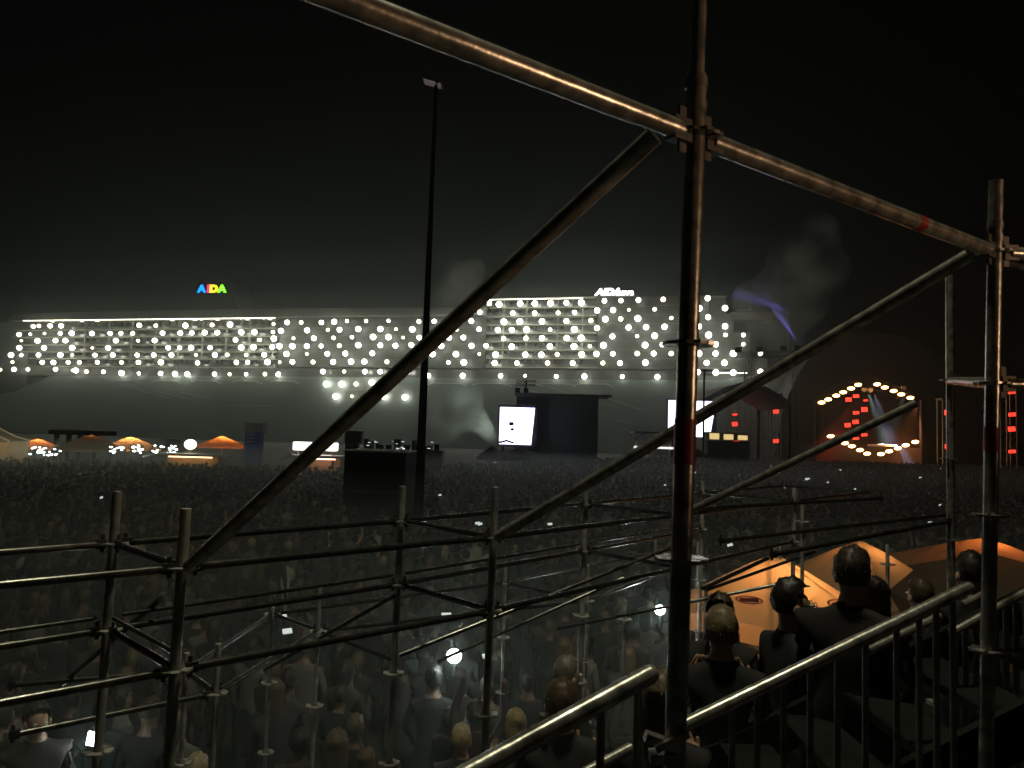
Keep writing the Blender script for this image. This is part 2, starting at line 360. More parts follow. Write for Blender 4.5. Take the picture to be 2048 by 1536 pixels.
for px, py in warm:
    p = SP(px, py, -.2)
    if wl is None:
        q = MB(); q.ball((0, 0, 0), 1, sub=2, sc_=(.86, .35, .4)); wl = q.build('blinder_lamp', M['lamp_warm'], stage, smooth=True); o = wl
    else: o = wl.copy(); sc.collection.objects.link(o); o.parent = stage
    o.location = p; o.rotation_euler = (0, R(-4), 0)
def redpanel(parent, p, w_, h_):
    q = MB(); q.box((-w_/2, 0, -h_/2), (w_/2, .25, h_/2), 0); q.box((-w_/2-.1, .25, -h_/2-.1), (w_/2+.1, .5, h_/2+.1), 1)
    for i in range(1, 4): q.box((-w_/2+w_*i/4-.025, -.02, -h_/2), (-w_/2+w_*i/4+.025, -.001, h_/2), 1)
    o = q.build('led_panel', [M['lamp_red'], M['black']], parent); o.location = p; o.rotation_euler = (0, R(-5), 0); return o
for (px, py), (w_, h_) in zip(crop(1580, 700, 6.4, [(752,635),(848,590),(973,645),(850,803),(955,762),(741,962),(843,920),(848,1133),(955,1087)]),
        [(11,8),(11,6),(8,3),(11,6),(11,9),(11,8),(11,8),(11,4),(11,5)]): redpanel(stage, SP(px, py, 3), w_*SY/F, h_*SY/F)
b = MB(); p = SP(1765, 870, 4); b.lathe((p.x, 4, SP(1765, 893).z), [(0.01, .55), (3.2, .5), (3.4, 0)], 20); b.build('podium', M['pale'], stage)
# real spot beams over the podium
def spot(loc, tgt, e, col, ang, parent=None, bl=.5):
    l = bpy.data.lights.new('spot_beam', 'SPOT'); l.energy = e; l.color = col; l.spot_size = R(ang); l.spot_blend = bl; l.shadow_soft_size = .3
    o = bpy.data.objects.new('spot_beam', l); sc.collection.objects.link(o); loc, tgt = Vector(loc), Vector(tgt)
    o.location = loc; o.rotation_euler = (loc-tgt).to_track_quat('Z', 'Y').to_euler(); return o
so = Vector(stage.location)
spot(so+SP(1737, 786, 1.2), so+SP(1768, 880, 3), 2600000, (.6, .9, .88), 17)
spot(so+SP(1748, 786, 1.2), so+SP(1780, 880, 3), 1600000, (.6, .6, 1), 22)
spot(so+SP(1812, 782, 1.2), so+SP(1775, 890, 3), 700000, (.75, .7, .75), 17)
spot(so+SP(1700, 815, 6), so+SP(1650, 905, 2), 60000, (1, .06, .04), 50)
spot(so+SP(1835, 812, .6), so+SP(1800, 905, 3), 160000, (1, .28, .08), 60)
for px, py in ((1730, 779), (1742, 780), (1808, 776)):
    q = MB(); p = SP(px, py, 2.6); q.box((p.x-.5, 2.6, p.z-.3), (p.x+.5, 3.4, p.z+.4)); q.tube((p.x, 3, p.z-.55), (p.x, 3, p.z-.3), .34, .28); q.build('moving_head', M['pale'], stage)

# light and speaker towers beside the stage with red panels
def tower(px, ptop, Y, panels, label, wpx=20, name='light_tower'):
    base = PY(px, 880, Y); t = empty(name, (base.x, Y, 0), label, 'tower', group='stage towers carrying red panels')
    zt = PY(px, ptop, Y).z; hw = wpx*Y/F/2; q = MB()
    for ax in (-hw, hw):
        for ay in (0, 2*hw): q.box((ax-.12, ay-.12, 0), (ax+.12, ay+.12, zt))
    z = 0
    while z < zt-2:
        q.bar((-hw, 0, z), (hw, 0, z+2), .1, .1); q.bar((-hw, 2*hw, z), (hw, 2*hw, z+2), .1, .1); z += 2
    q.build('truss_frame', M['steel_dull'], t)
    q = MB(); q.box((-hw-.3, -.3, zt), (hw+.3, 2*hw+.3, zt+.4)); q.build('tower_top', M['dark'], t)
    for x, y, w_, h_ in panels: p = PY(x, y, Y-.9); redpanel(t, Vector((p.x-base.x, -.9, p.z)), w_*Y/F, h_*Y/F)
tower(1470, 792, 170, [(1470,829,9,3),(1470,848,10,8),(1473,883,10,3)], 'dark tower with three red panels left of the stage')
tower(1552, 790, 180, [(1552,823,10,7),(1552,882,10,7)], 'dark tower with two red panels nearest the stage on the left')
tower(1896, 800, 180, [(1896,825,12,10),(1897,893,12,9)], 'dark tower with two red panels right of the stage')
tower(2024, 755, 165, [(2024,783,13,9),(2025,829,13,7),(2024,858,13,9),(2025,903,13,6)], 'dark tower with four red panels, farthest right')
# slim truss mast left of the stage, roof trusses
def truss(name, p0, p1, s_, label, cat, m='steel_dull', grp=None):
    p0, p1 = Vector(p0), Vector(p1); L = (p1-p0).length; t = empty(name, p0, label, cat, group=grp); d = (p1-p0)/L; a = d.orthogonal().normalized(); c = d.cross(a)
    q = MB(); cs = [(a*sx_+c*sy_)*s_/2 for sx_, sy_ in ((-1,-1),(1,-1),(1,1),(-1,1))]
    for k_ in cs: q.tube(k_, k_+d*L, s_*.08, n=6)
    q.build('chords', M[m], t); q = MB(); n = max(2, int(L/s_))
    for i in range(n):
        for j in range(4): q.tube(cs[j]+d*(L*i/n), cs[(j+1) % 4]+d*(L*(i+1)/n), s_*.04, n=4, cap=False)
    q.build('lacing', M[m], t); return t
p = PY(1590, 852, 150); truss('truss_mast', (p.x, 150, 0), (p.x, 150, PY(1590, 724, 150).z), .9, 'slim grey truss mast standing left of the stage', 'mast')
p = PY(1498, 852, 175); truss('truss_mast', (p.x, 175, 0), (p.x, 175, PY(1498, 712, 175).z), 1.6, 'grey lattice mast under the ship bow', 'mast')
a, c = PY(1462, 716, 174), PY(1600, 712, 174); t = empty('crane_boom', a, 'dark lattice boom across the top of the bow mast', 'crane'); q = MB()
for oz in (0, 1.2): q.bar((0,0,oz), c-a+Vector((0,0,oz)), .2, .2)
for i in range(12): q.bar((c-a)*(i/12), (c-a)*((i+1)/12)+Vector((0,0,1.2)), .12, .12)
q.build('boom_truss', M['steel_dull'], t); q = MB()
for f_ in (.1, .4, .75, .95): p = (c-a)*f_; q.box(p+Vector((-.7, -.5, 1.3)), p+Vector((.7, .5, 2.3)))
q.split('winch_box', M['dark'], t)

# ================================================================ SCREENS
def screen_unit(name, px0, py0, px1, py1, Y, label, slant=0):
    a, c = PY(px0, py1, Y), PY(px1, py0, Y); t = empty(name, ((a.x+c.x)/2, Y, 0), label, 'screen'); hw = (c.x-a.x)/2
    q = MB(); n = 8; h = c.z-a.z
    q.add([(-hw, 0, a.z), (hw-slant, 0, a.z), (hw, 0, c.z), (-hw, 0, c.z), (-hw, .5, a.z), (hw-slant, .5, a.z), (hw, .5, c.z), (-hw, .5, c.z)], [(0,1,2,3),(7,6,5,4),(0,4,5,1),(1,5,6,2),(2,6,7,3),(3,7,4,0)])
    q.build('display', M['led_screen'], t)
    q = MB(); q.box((-hw-.2, .52, a.z-.3), (hw+.3, 1.3, c.z+.3)); q.build('housing', M['black'], t)
    q = MB()
    for x in (-hw*.8, hw*.8): q.box((x-.2, .6, 0), (x+.2, 1.2, a.z-.3)); 
    q.split('leg', M['black'], t); return t, hw, a, c
t, hw, a, c = screen_unit('video_screen', 998, 816, 1070, 888, 95, 'bright white video screen hung on the front of the dark cloth tower', .35)
q = MB(); z0 = PY(1010, 860, 94.9).z
for dx, dz, w_, h_ in ((-.95, .55, .55, .42), (-.75, -.05, .4, .3)): q.box((dx, -.06, z0+dz), (dx+w_, -.005, z0+dz+h_))
for i in range(5): q.box((-hw+.35*i, -.06, a.z+.1+.1*(2-abs(i-2))), (-hw+.35*(i+1), -.005, a.z+.35+.1*(2-abs(i-2))))
q.build('screen_picture', M['blue_banner'], t)
screen_unit('video_screen', 1337, 803, 1432, 872, 140, 'pale violet video screen behind the thick scaffold post', 1.0)
Y = 97; a, c = PY(1030, 905, Y), PY(1197, 793, Y)
t = empty('cloth_tower', ((a.x+c.x)/2, Y, 0), 'wide black cloth covered tower behind the white screen', 'tower'); hw = (c.x-a.x)/2
q = MB(); q.box((-hw, 0, 1.2), (hw, 5, c.z), 0); q.build('cloth_cover', M['hull'], t)
q = MB(); q.box((-hw-.2, -.3, c.z), (hw+1.6, 5.3, c.z+.18)); q.build('top_beam', M['steel'], t)
q = MB()
for x in (-hw+.3, -hw*.45, hw*.3, hw-.3): q.box((x-.15, .3, 0), (x+.15, .6, 1.2))
q.split('leg', M['black'], t)
q = MB(); 
for px in (1035, 1052): p = PY(px, 787, Y); q.box((p.x-(a.x+c.x)/2-.3, .5, c.z+.18), (p.x-(a.x+c.x)/2+.3, 1.1, c.z+.8))
q.split('winch', M['black'], t)
for px, py, w_ in ((1052, 771, 40), (1410, 750, 34)):
    a = PY(px-w_/2, py, 100); c = PY(px+w_/2, py, 100); t = empty('loudspeaker_cluster', (a.x, 100, 0), 'dark lattice antenna frame on a pole above the white screen' if px < 1200 else 'dark lattice antenna frame on a pole right of the thick scaffold post', 'antenna')
    q = MB(); W_ = c.x-a.x
    for i in range(4): q.bar((0, 0, a.z+i*.25), (W_, .2, a.z+i*.25+.05*(-1)**i), .07, .07)
    for i in range(6): q.bar((W_*i/6, 0, a.z), (W_*(i+1)/6, 0, a.z+.75), .05, .05)
    q.build('lattice_frame', M['black'], t); q = MB(); q.tube((W_/2, .4, 0), (W_/2, .4, a.z+.8), .12); q.build('pole', M['black'], t)

# ================================================================ FAR STALLS, TENTS, UMBRELLAS (far edge of crowd)
def umbrella(name, px, py_top, Y, rad, rise, m, label, lit=0, col=(1, .5, .2), n=8, group=None, logo=False, rimh=.18, power=0, ang=0., kk=1.0, light_h=.55):
    p = PY(px, py_top, Y); t = empty(name, (p.x, Y, 0), label, 'umbrella', group=group); zt = p.z
    q = MB(); prof = [(.02, zt), (rad*.25, zt-rise*.2*kk), (rad*.5, zt-rise*.47*kk), (rad*.75, zt-rise*.74), (rad, zt-rise), (rad*1.005, zt-rise-rimh)]
    q.lathe((0, 0, 0), prof, n, a0=ang)
    cn = q.build('canopy', m, t)
    q = MB(); q.tube((0, 0, 0), (0, 0, zt+.08), .035, n=10); q.build('pole', M['steel_dull'], t)
    q = MB()
    for i in range(n): an = 2*math.pi*i/n+ang; q.tube((0, 0, zt-.12), (rad*.98*math.cos(an), rad*.98*math.sin(an), zt-rise-.05), .014, n=5)
    q.split('rib', M['wood'], t)
    if power:
        q = MB(); q.ball((0, 0, zt-rise*light_h-.22), .07, sub=2); q.build('bulb', M['lamp_warm'], t)
        l = bpy.data.lights.new('bulb_light', 'POINT'); l.energy = power; l.color = col; l.shadow_soft_size = .1
        o = bpy.data.objects.new('bulb_light', l); sc.collection.objects.link(o); o.parent = t; o.location = (0.12, -.12, zt-rise*light_h-.2)
    return t, zt
g_far = 'small lit umbrellas at the far edge of the crowd'
umbrella('market_umbrella', 75, 877, 78, 2.4, .9, M['canvas_orange'], 'low orange umbrella nearest the striped tent', power=160, group=g_far)
umbrella('market_umbrella', 183, 869, 72, 3.2, 1.3, M['canvas'], 'lit orange umbrella below the flat stage roof', power=3.6, light_h=.150, group=g_far)
umbrella('market_umbrella', 262, 873, 74, 2.8, 1.1, M['canvas'], 'lit orange umbrella left of the white balloon lamp', power=230, group=g_far)
umbrella('market_umbrella', 445, 872, 80, 2.6, 1.0, M['canvas_orange'], 'small orange umbrella right of the white balloon lamp', power=160, group=g_far)
umbrella('market_umbrella', 345, 877, 82, 3.2, 1.1, M['canvas_grey'], 'unlit grey umbrella between two lit orange ones', group=g_far)
# marquee at far left
p = PY(-40, 815, 60); t = empty('marquee_tent', (p.x, 60, 0), 'pointed pale tent with a curved roof edge at the far left', 'tent')
zt = p.z; q = MB(); ze = PY(20, 882, 60).z; prof = [(.05, zt), (.6, zt-(zt-ze)*.35), (1.4, zt-(zt-ze)*.65), (2.4, zt-(zt-ze)*.88), (3.4, ze)]
q.lathe((0, 0, 0), prof, 8, a0=R(22.5)); q.build('roof', M['canvas_grey'], t, smooth=False); q = MB()
for s_ in range(8):
    an = R(22.5+45*s_)
    for (r0, z0), (r1, z1) in zip(prof, prof[1:]): q.tube((r0*math.cos(an), r0*math.sin(an), z0+.03), (r1*math.cos(an), r1*math.sin(an), z1+.03), .07, n=5)
q.build('roof_seams', M['white_paint'], t); q = MB(); q.lathe((0, 0, 0), [(3.3, ze), (3.3, .0)], 8, a0=R(22.5)); q.build('side_walls', M['tan'], t); l = bpy.data.lights.new('tent_fill', 'POINT'); l.energy = 260; l.color = (1, .8, .5); o = bpy.data.objects.new('tent_fill', l); sc.collection.objects.link(o); o.location = (p.x+5.2, 57, 4.5)  # point light added outside to brighten the tent, no bulb there
# flat black roof on pillars
a, c = PY(96, 872, 84), PY(196, 862, 84); t = empty('flat_canopy', ((a.x+c.x)/2, 84, 0), 'flat black canopy on thin pillars above the left umbrellas', 'canopy'); hw = (c.x-a.x)/2
q = MB(); q.box((-hw, 0, a.z+.2), (hw, 4, c.z)); q.build('roof', M['black'], t); q = MB(); q.box((-hw, -.04, c.z), (hw+.3, 4, c.z+.1)); q.build('roof_edge', M['white_paint'], t)
q = MB()
for x in (-hw*.8, -hw*.3, hw*.15, hw*.8): q.box((x-.18, .5, 0), (x+.18, .9, a.z+.2))
q.split('pillar', M['dark'], t)
# balloon lamp kiosk
Y = 66; p = PY(376, 889, Y); t = empty('balloon_lamp', (p.x, Y+.5, 0), 'round white balloon lamp glowing above a flat kiosk roof', 'lamp')
q = MB(); q.ball((0, 0, p.z), .46, sub=3, sc_=(1.05, 1, .9)); q.build('globe', mat('globe', (1,1,1), emis=(1, .9, .68), es=4.5, var=0), t, smooth=True)
q = MB(); q.tube((0, 0, 0), (0, 0, p.z-.4), .05); q.build('pole', M['steel_dull'], t)
def kiosk(px0, px1, pyroof, Y, label, glow, side=8, counter=True):
    a, c = PY(px0, pyroof, Y), PY(px1, pyroof, Y); mx = (a.x+c.x)/2; hw = (c.x-a.x)/2; t = empty('kiosk', (mx, Y, 0), label, 'kiosk')
    q = MB(); q.box((-hw*.72, -.1, a.z-.08), (hw*.72, 3, a.z+.1)); 
    q.add([(-hw*.72, 0, a.z), (-hw, 0, a.z-.35), (-hw, .25, a.z-.15), (-hw*.72, .25, a.z+.12)], [(0,1,2,3)])
    q.add([(hw*.72, 0, a.z), (hw, 0, a.z-.35), (hw, .25, a.z-.15), (hw*.72, .25, a.z+.12)], [(0,3,2,1)])
    q.build('roof', M['white_paint'], t); q = MB(); q.box((-hw*.6, 1.5, 0), (hw*.6, 2.8, a.z-.1)); q.build('back_wall', M['tan'], t)
    q = MB(); q.box((-hw*.62, .2, 0), (hw*.62, .6, 1.1)); q.build('counter', M['wood'], t)
    q = MB(); q.box((-hw*.5, .9, a.z-.2), (hw*.5, 1.0, a.z-.12)); q.build('lamp_tube', mat('tube_'+str(px0), (1,1,1), emis=glow, es=6, var=0), t); return t
kiosk(283, 460, 908, 64, 'flat roofed drinks kiosk under the round balloon lamp', (1, .55, .25))
kiosk(560, 700, 912, 56, 'brightly lit food kiosk behind the long scaffold brace', (1, .5, .35))
Y = 57; a, c = PY(585, 900, Y), PY(671, 886, Y); t = empty('light_box', ((a.x+c.x)/2, Y, 0), 'glowing white box sign above the food kiosk', 'sign'); hw = (c.x-a.x)/2
q = MB(); q.box((-hw, 0, a.z), (hw, 1, c.z)); q.build('panel', mat('lightbox', (1,1,1), emis=(1, .88, .8), es=3, var=0), t, bevel=.06); q = MB()
q.box((-hw*.9, .3, 0), (-hw*.8, .6, a.z)); q.box((hw*.8, .3, 0), (hw*.9, .6, a.z)); q.split('leg', M['dark'], t)
def banner(px0, px1, py0, py1, Y, label, topc):
    a, c = PY(px0, py1, Y), PY(px1, py0, Y); t = empty('banner_tower', ((a.x+c.x)/2, Y, 0), label, 'banner'); hw = (c.x-a.x)/2; h = c.z
    q = MB(); q.box((-hw, 0, 0), (hw, hw*2, h*.82+a.z*.0)); q.build('panel', M['blue_banner'], t); q = MB(); q.box((-hw-.05, -.05, h*.82), (hw+.25, hw*2, h)); q.build('header', M[topc], t)
    q = MB()
    for i in range(4): z = a.z+(h-a.z)*(.15+i*.15); q.box((-hw*.7, -.04, z), (hw*.4, -.005, z+.05))
    q.build('print_lines', M['pale'], t)
banner(489, 520, 846, 890, 70, 'tall blue banner column left of the long brace', 'hull')
banner(690, 716, 862, 902, 50, 'blue banner column with a pale orange header beside the black booth', 'pale')
# black booth
Y = 27; a, c = PY(684, 1030, Y), PY(812, 906, Y); t = empty('control_booth', ((a.x+c.x)/2, Y, 0), 'black windowless control booth standing in the crowd by the mast', 'booth'); hw = (c.x-a.x)/2
q = MB(); q.box((-hw, 0, 0), (hw, 3, c.z)); q.build('cladding', M['black'], t); q = MB(); q.box((-hw-.06, -.06, c.z), (hw+.06, 3.06, c.z+.05)); q.build('roof_edge', M['steel_dull'], t)
q = MB(); q.box((-hw*.9, -.02, c.z*.62), (hw*.9, -.004, c.z*.64)); q.build('seam', M['dark'], t)
# row of stacked things right of the booth: equipment rack outline
Y = 60; a, c = PY(722, 897, Y), PY(885, 875, Y); t = empty('equipment_racks', (a.x, Y, 0), 'dark low row of equipment on a platform right of the blue banner', 'equipment'); W_ = c.x-a.x
q = MB(); q.box((0, 0, 0), (W_, 2, a.z)); q.build('platform', M['dark'], t); q = MB(); x = 0
while x < W_-.3: w_ = random.uniform(.15, .5); q.box((x, .3+random.random(), a.z), (x+w_, 1.4+random.random()*.4, a.z+random.uniform(.25, .8))); x += w_+random.uniform(.05, .3)
q.split('case', M['black'], t); q = MB()
for i in range(16): x = random.uniform(0, W_); z = a.z+random.uniform(.02, .6); q.box((x, .02, z), (x+random.uniform(.05, .25), .08, z+.05))
q.build('indicator_lights', M['phone_screen'], t)
# purple tents, pale flat roofs in the middle distance
for px, py, Y, rad, m, lb in ((985, 892, 80, 1.6, 'canvas_purple', 'small pink violet tent top below the white screen'), (1040, 895, 84, 3.2, 'canvas_grey', 'dull grey violet tent beside the pink one'), (1385, 893, 100, 2.5, 'canvas_grey', 'grey tent half hidden by the thick post')):
    p = PY(px, py, Y); t = empty('pavilion_tent', (p.x, Y, 0), lb, 'tent'); q = MB(); q.lathe((0,0,0), [(.05, p.z), (rad, p.z-1.0), (rad, p.z-1.4)], 4, a0=R(20)); q.build('roof', M[m], t); q = MB()
    for i in range(4): an = R(20+90*i); q.tube((rad*math.cos(an), rad*math.sin(an), 0), (rad*math.cos(an), rad*math.sin(an), p.z-1.2), .05, n=6)
    q.split('post', M['steel_dull'], t)
Y = 110; a, c = PY(1268, 876, Y), PY(1345, 866, Y); t = empty('flat_pavilion', ((a.x+c.x)/2, Y, 0), 'pavilion with white roof edges between screen and thick post', 'pavilion'); hw = (c.x-a.x)/2
q = MB(); q.box((-hw, 0, c.z-.15), (hw, 4, c.z+.1)); q.add([(-hw*.95, -.02, a.z), (-hw*.85, -.02, a.z), (-hw*.2, -.02, c.z), (-hw*.4, -.02, c.z)], [(0,1,2,3)]); q.box((-hw, -.1, a.z-.15), (hw, .1, a.z)); q.build('roof', M['white_paint'], t)
q = MB()
for x in (-hw*.9, 0, hw*.9): q.box((x-.12, 0, 0), (x+.12, .3, a.z))
q.split('post', M['pale'], t); q = MB(); q.box((-hw, -.15, PY(1300, 897, Y).z), (hw*1.3, 0, PY(1300, 893, Y).z)); q.build('front_board', mat('litboard', (1,1,1), emis=(1,.95,.9), es=1.2, var=0), t)
Y = 118; a, c = PY(1415, 880, Y), PY(1500, 866, Y); t = empty('long_stall', ((a.x+c.x)/2, Y, 0), 'long stall with yellow lit boards left of the red panel tower', 'stall'); hw = (c.x-a.x)/2
q = MB(); q.box((-hw, 0, a.z), (hw, 2, c.z)); q.build('board', M['tan'], t); q = MB(); q.box((-hw, 0, 0), (hw, 2, a.z-.05)); q.build('base', M['dark'], t)
q = MB()
for i in range(3): x = -hw+hw*2*(i/3)+.3; q.box((x, -.05, a.z+.15), (x+hw*.45, -.005, c.z-.2-.1*i))
q.split('lit_sign', mat('yellowsign', (1,1,1), emis=(1, .75, .3), es=.8, var=0), t)
Y = 150; p0, p1 = PY(1405, 800, Y), PY(1500, 765, Y); t = empty('arched_roof', (p0.x, Y, 0), 'pale arched roof rising behind the second screen', 'roof'); q = MB(); W_ = p1.x-p0.x; arc = [(W_*1.9*i/16, p0.z-0+(p1.z-p0.z)*math.sin(math.pi*i/16)) for i in range(17)]
q.prism(arc+[(x, z-1.0) for x, z in arc[::-1]], 0, 20); q.build('shell', M['pale'], t, smooth=True); q = MB()
for x in (.5, W_*1.85): q.box((x-.3, 0, 0), (x+.3, .6, p0.z)); q.box((x-.3, 19, 0), (x+.3, 19.6, p0.z))
q.split('post', M['dark'], t)
# strings of tiny lamps at the left: each a string object
def string(pxs, py0, Y, n, label):
    a, c = PY(pxs[0], py0, Y), PY(pxs[1], py0, Y); t = empty('string_lights', (a.x, Y, 0), label, 'lights', group='strings of small white lamps at the far stalls'); W_ = c.x-a.x
    q = MB(); q.tube((0, 0, 0), (0, 0, a.z+.3), .04); q.tube((W_, 0, 0), (W_, 0, a.z+.3), .04); q.split('pole', M['dark'], t); q = MB(); q.tube((0, 0, a.z+.25), (W_, 0, a.z+.25), .012, n=4); q.build('cable', M['black'], t); q = MB()
    for i in range(n): q.ball((W_*random.random(), -.05, a.z+random.uniform(-.35, .3)), random.uniform(.04, .085), sub=1, sc_=(1.8, 1, .8))
    q.build('bulbs', M['torch'], t)
string((28, 122), 900, 62, 34, 'string of white lamps under the low orange umbrella'); string((222, 250), 899, 64, 9, 'short string of white lamps left of the kiosk'); string((262, 285), 897, 64, 10, 'short string of white lamps under the middle umbrella'); string((305, 355), 897, 68, 22, 'string of white lamps left of the balloon lamp')

# ================================================================ FLOODLIGHT MAST
Y = 25; p0, p1 = PY(838, 1000, Y), PY(872, 170, Y)
d = (p1-p0); base = p0-d*((p0.z)/d.z)
t = empty('floodlight_mast', base, 'tall black lighting mast with a flat unlit lamp head', 'mast')
q = MB(); q.tube((0,0,0), p1-base, .165, .05, n=14); q.build('pole', M['black'], t, smooth=True)
hp_ = p1-base; q = MB(); q.box((-.46, -.2, .05), (.2, .35, .1), T=Matrix.Translation(hp_) @ Matrix.Rotation(R(14), 4, 'Y')); q.build('lamp_head', M['steel_dull'], t, bevel=.02)
q = MB(); q.box((-.42, -.16, .035), (.16, .3, .047), T=Matrix.Translation(hp_) @ Matrix.Rotation(R(14), 4, 'Y')); q.build('lamp_glass', M['glass'], t)
t = empty('added_boom_lamp', (.6, -2.2, 0), 'added unseen boom lamp giving top light over the viewpoint', 'lamp')  # unseen lamp, pole and boom added for top light on rails and heads
q = MB(); q.tube((0, 0, 0), (0, 0, 13.2), .12, .07, n=12); q.build('pole', M['steel_dull'], t, smooth=True); q = MB(); q.tube((0, 0, 13.2), (0, 5.6, 13.6), .05, n=8); q.build('boom', M['steel_dull'], t)
q = MB(); q.lathe((0, 5.6, 13.15), [(.06, .4), (.4, .25), (.45, .08)], 16); q.build('lamp_shade', M['dark'], t)
ml = spot((.6, 3.4, 13.2), (1.0, 5.0, 0.0), 1300, (1, .93, .62), 150, bl=.5); ml.data.shadow_soft_size = .35; ml.name = 'added_top_light'

# ================================================================ NEAR SCAFFOLD
TR = .02415
def rosette(q, p, ax=Vector((0,0,1)), r=.061):
    n = 24; vs = []
    for zz_ in (-.004, .004):
        for i in range(n):
            an = 2*math.pi*i/n; rr = r*(1-.10*(1 if i % 3 == 0 else 0)); vs.append(Vector(p)+Vector((rr*math.cos(an), rr*math.sin(an), zz_)))
        for i in range(n):
            an = 2*math.pi*i/n; vs.append(Vector(p)+Vector((.025*math.cos(an), .025*math.sin(an), zz_)))
        # slots ring
    fs = []
    for L_ in (0, 2*n):
        for i in range(n):
            if i % 6 == 3: continue
            fs.append((L_+i, L_+(i+1) % n, L_+n+(i+1) % n, L_+n+i))
    fs += [(i, (i+1) % n, 2*n+(i+1) % n, 2*n+i) for i in range(n)]
    q.add(vs, fs)
def wedge(q, p, d):   # ledger end head
    d = Vector(d).normalized(); p = Vector(p)
    q.bar(p+d*.028, p+d*.085, .034, .055); q.bar(p+d*.045+Vector((0,0,-.05)), p+d*.045+Vector((0,0,.06)), .008, .022, up=d)
scaf = empty('scaffold', (PY(1372, 900, 1.85).x, 1.85, 0), 'near scaffold frame with thick posts crossing the whole view', 'scaffold')
so = Vector(scaf.location)
def post(parent, org, p0, p1, ros, top_spigot=False, r=TR, joints=()):
    q = MB(); q.tube(p0-org, p1-org, r, n=20); o = q.build('standard', M['steel'], parent, smooth=True)
    if ros:
        q = MB()
        for z in ros: rosette(q, p0.lerp(p1, (z-p0.z)/(p1.z-p0.z))-org)
        q.split('rosette', M['steel'], o)
    if joints:
        q = MB()
        for z in joints: c_ = p0.lerp(p1, (z-p0.z)/(p1.z-p0.z))-org; q.tube(c_-Vector((0,0,.012)), c_+Vector((0,0,.012)), r*1.13, n=20)
        q.split('collar', M['steel'], o, smooth=True)
    return o
def ledger(parent, org, a, c, name='ledger', r=TR, gap=.055, heads=True):
    a, c = Vector(a), Vector(c); d = (c-a).normalized(); q = MB(); q.tube(a+d*gap-org, c-d*gap-org, r, n=20); o = q.build(name, M['steel'], parent, smooth=True)
    if heads: 
        for e_, d_ in ((a, d), (c, -d)): q = MB(); wedge(q, e_-org, d_); q.build('wedge_head', M['wedge_steel'], o)
    return o
# post A and B (points fitted to the photo, both nearly plumb)
Ab = PY(1366, 1000, 1.85); At = PY(1398, 5, 1.87); dA = At-Ab; A0 = Ab-dA*((Ab.z-.35)/dA.z)
At2 = At; At = A0.lerp(At, (EYE+.88-A0.z)/(At.z-A0.z))
q = MB(); q.tube(At-so, At2-so, .0185, n=18); q.build('spigot', M['steel'], scaf, smooth=True)
pa = post(scaf, so, A0, At, (EYE+.73, EYE+.23, EYE-.265, EYE-.76, EYE-1.26), joints=(EYE+.86, EYE+.80))
Bb = PY(1976, 1300, 2.8); Bt = PY(1992, 362, 2.82); dB = Bt-Bb; B0 = Bb-dB*((Bb.z-.35)/dB.z)
pb_ = post(scaf, so, B0, Bt, (EYE+.71, EYE+.24, EYE-.22, EYE-.68, EYE-1.2), joints=(EYE+.81, EYE+.76))
def on(p0, p1, z): return p0.lerp(p1, (z-p0.z)/(p1.z-p0.z))
A73, B71 = on(A0, At, EYE+.73), on(B0, Bt, EYE+.71)
dd = (B71-A73).normalized()
ledger(scaf, so, A73, B71)
Lft = A73-dd*1.57; ledger(scaf, so, Lft, A73)
ledger(scaf, so, B71, B71+dd*1.57)
# back rails at B and A going right
pr = Vector((dd.y, -dd.x, 0))
ledger(scaf, so, on(B0, Bt, EYE+.24), on(B0, Bt, EYE+.24)+Vector((.95, .25, .02)))
ledger(scaf, so, B71, B71+Vector((1.0, .2, .03)), r=.024)
# braces
ledger(scaf, so, PY(1322, 258, 1.9), PY(372, 1140, 2.86), 'brace', r=.0245, gap=.02, heads=False)
ledger(scaf, so, PY(1948, 505, 2.86), PY(988, 1078, 3.98), 'brace', r=.0265, gap=.02, heads=False)
C1 = PY(1898, 762, 5.3)
ledger(scaf, so, PY(1850, 798, 4.6), PY(1350, 1036, 5.4), 'brace', r=.024, gap=.05, heads=False)
# post at x=1900
p0 = PY(1904, 1500, 5.0); p1 = PY(1899, 530, 5.0); dC = p1-p0; pc = post(scaf, so, p0-dC*((p0.z-.3)/dC.z), p1, (EYE+.44, EYE-.05, EYE-.55, EYE-1.05))
ledger(scaf, so, PY(1900, 762, 5.0), on(B0, Bt, EYE+.24), r=.024)
# red paint bands
q = MB()
for (a0_, a1_, ya, yb, Yd) in ((A0, At, 838, 930, 0), (B0, Bt, 855, 902, 0)):
    za = PY(1370, ya, 1.85).z if a0_ is A0 else PY(1980, ya, 2.8).z; zb = PY(1370, yb, 1.85).z if a0_ is A0 else PY(1980, yb, 2.8).z
    q.tube(on(a0_, a1_, zb)-so, on(a0_, a1_, za)-so, TR+.0012, n=20, cap=False)
m_ = A73.lerp(B71, .66); q.tube(m_-so-dd*.022, m_-so+dd*.022, TR+.0012, n=20, cap=False)
q.split('red_band', M['red_paint'], scaf, smooth=True)

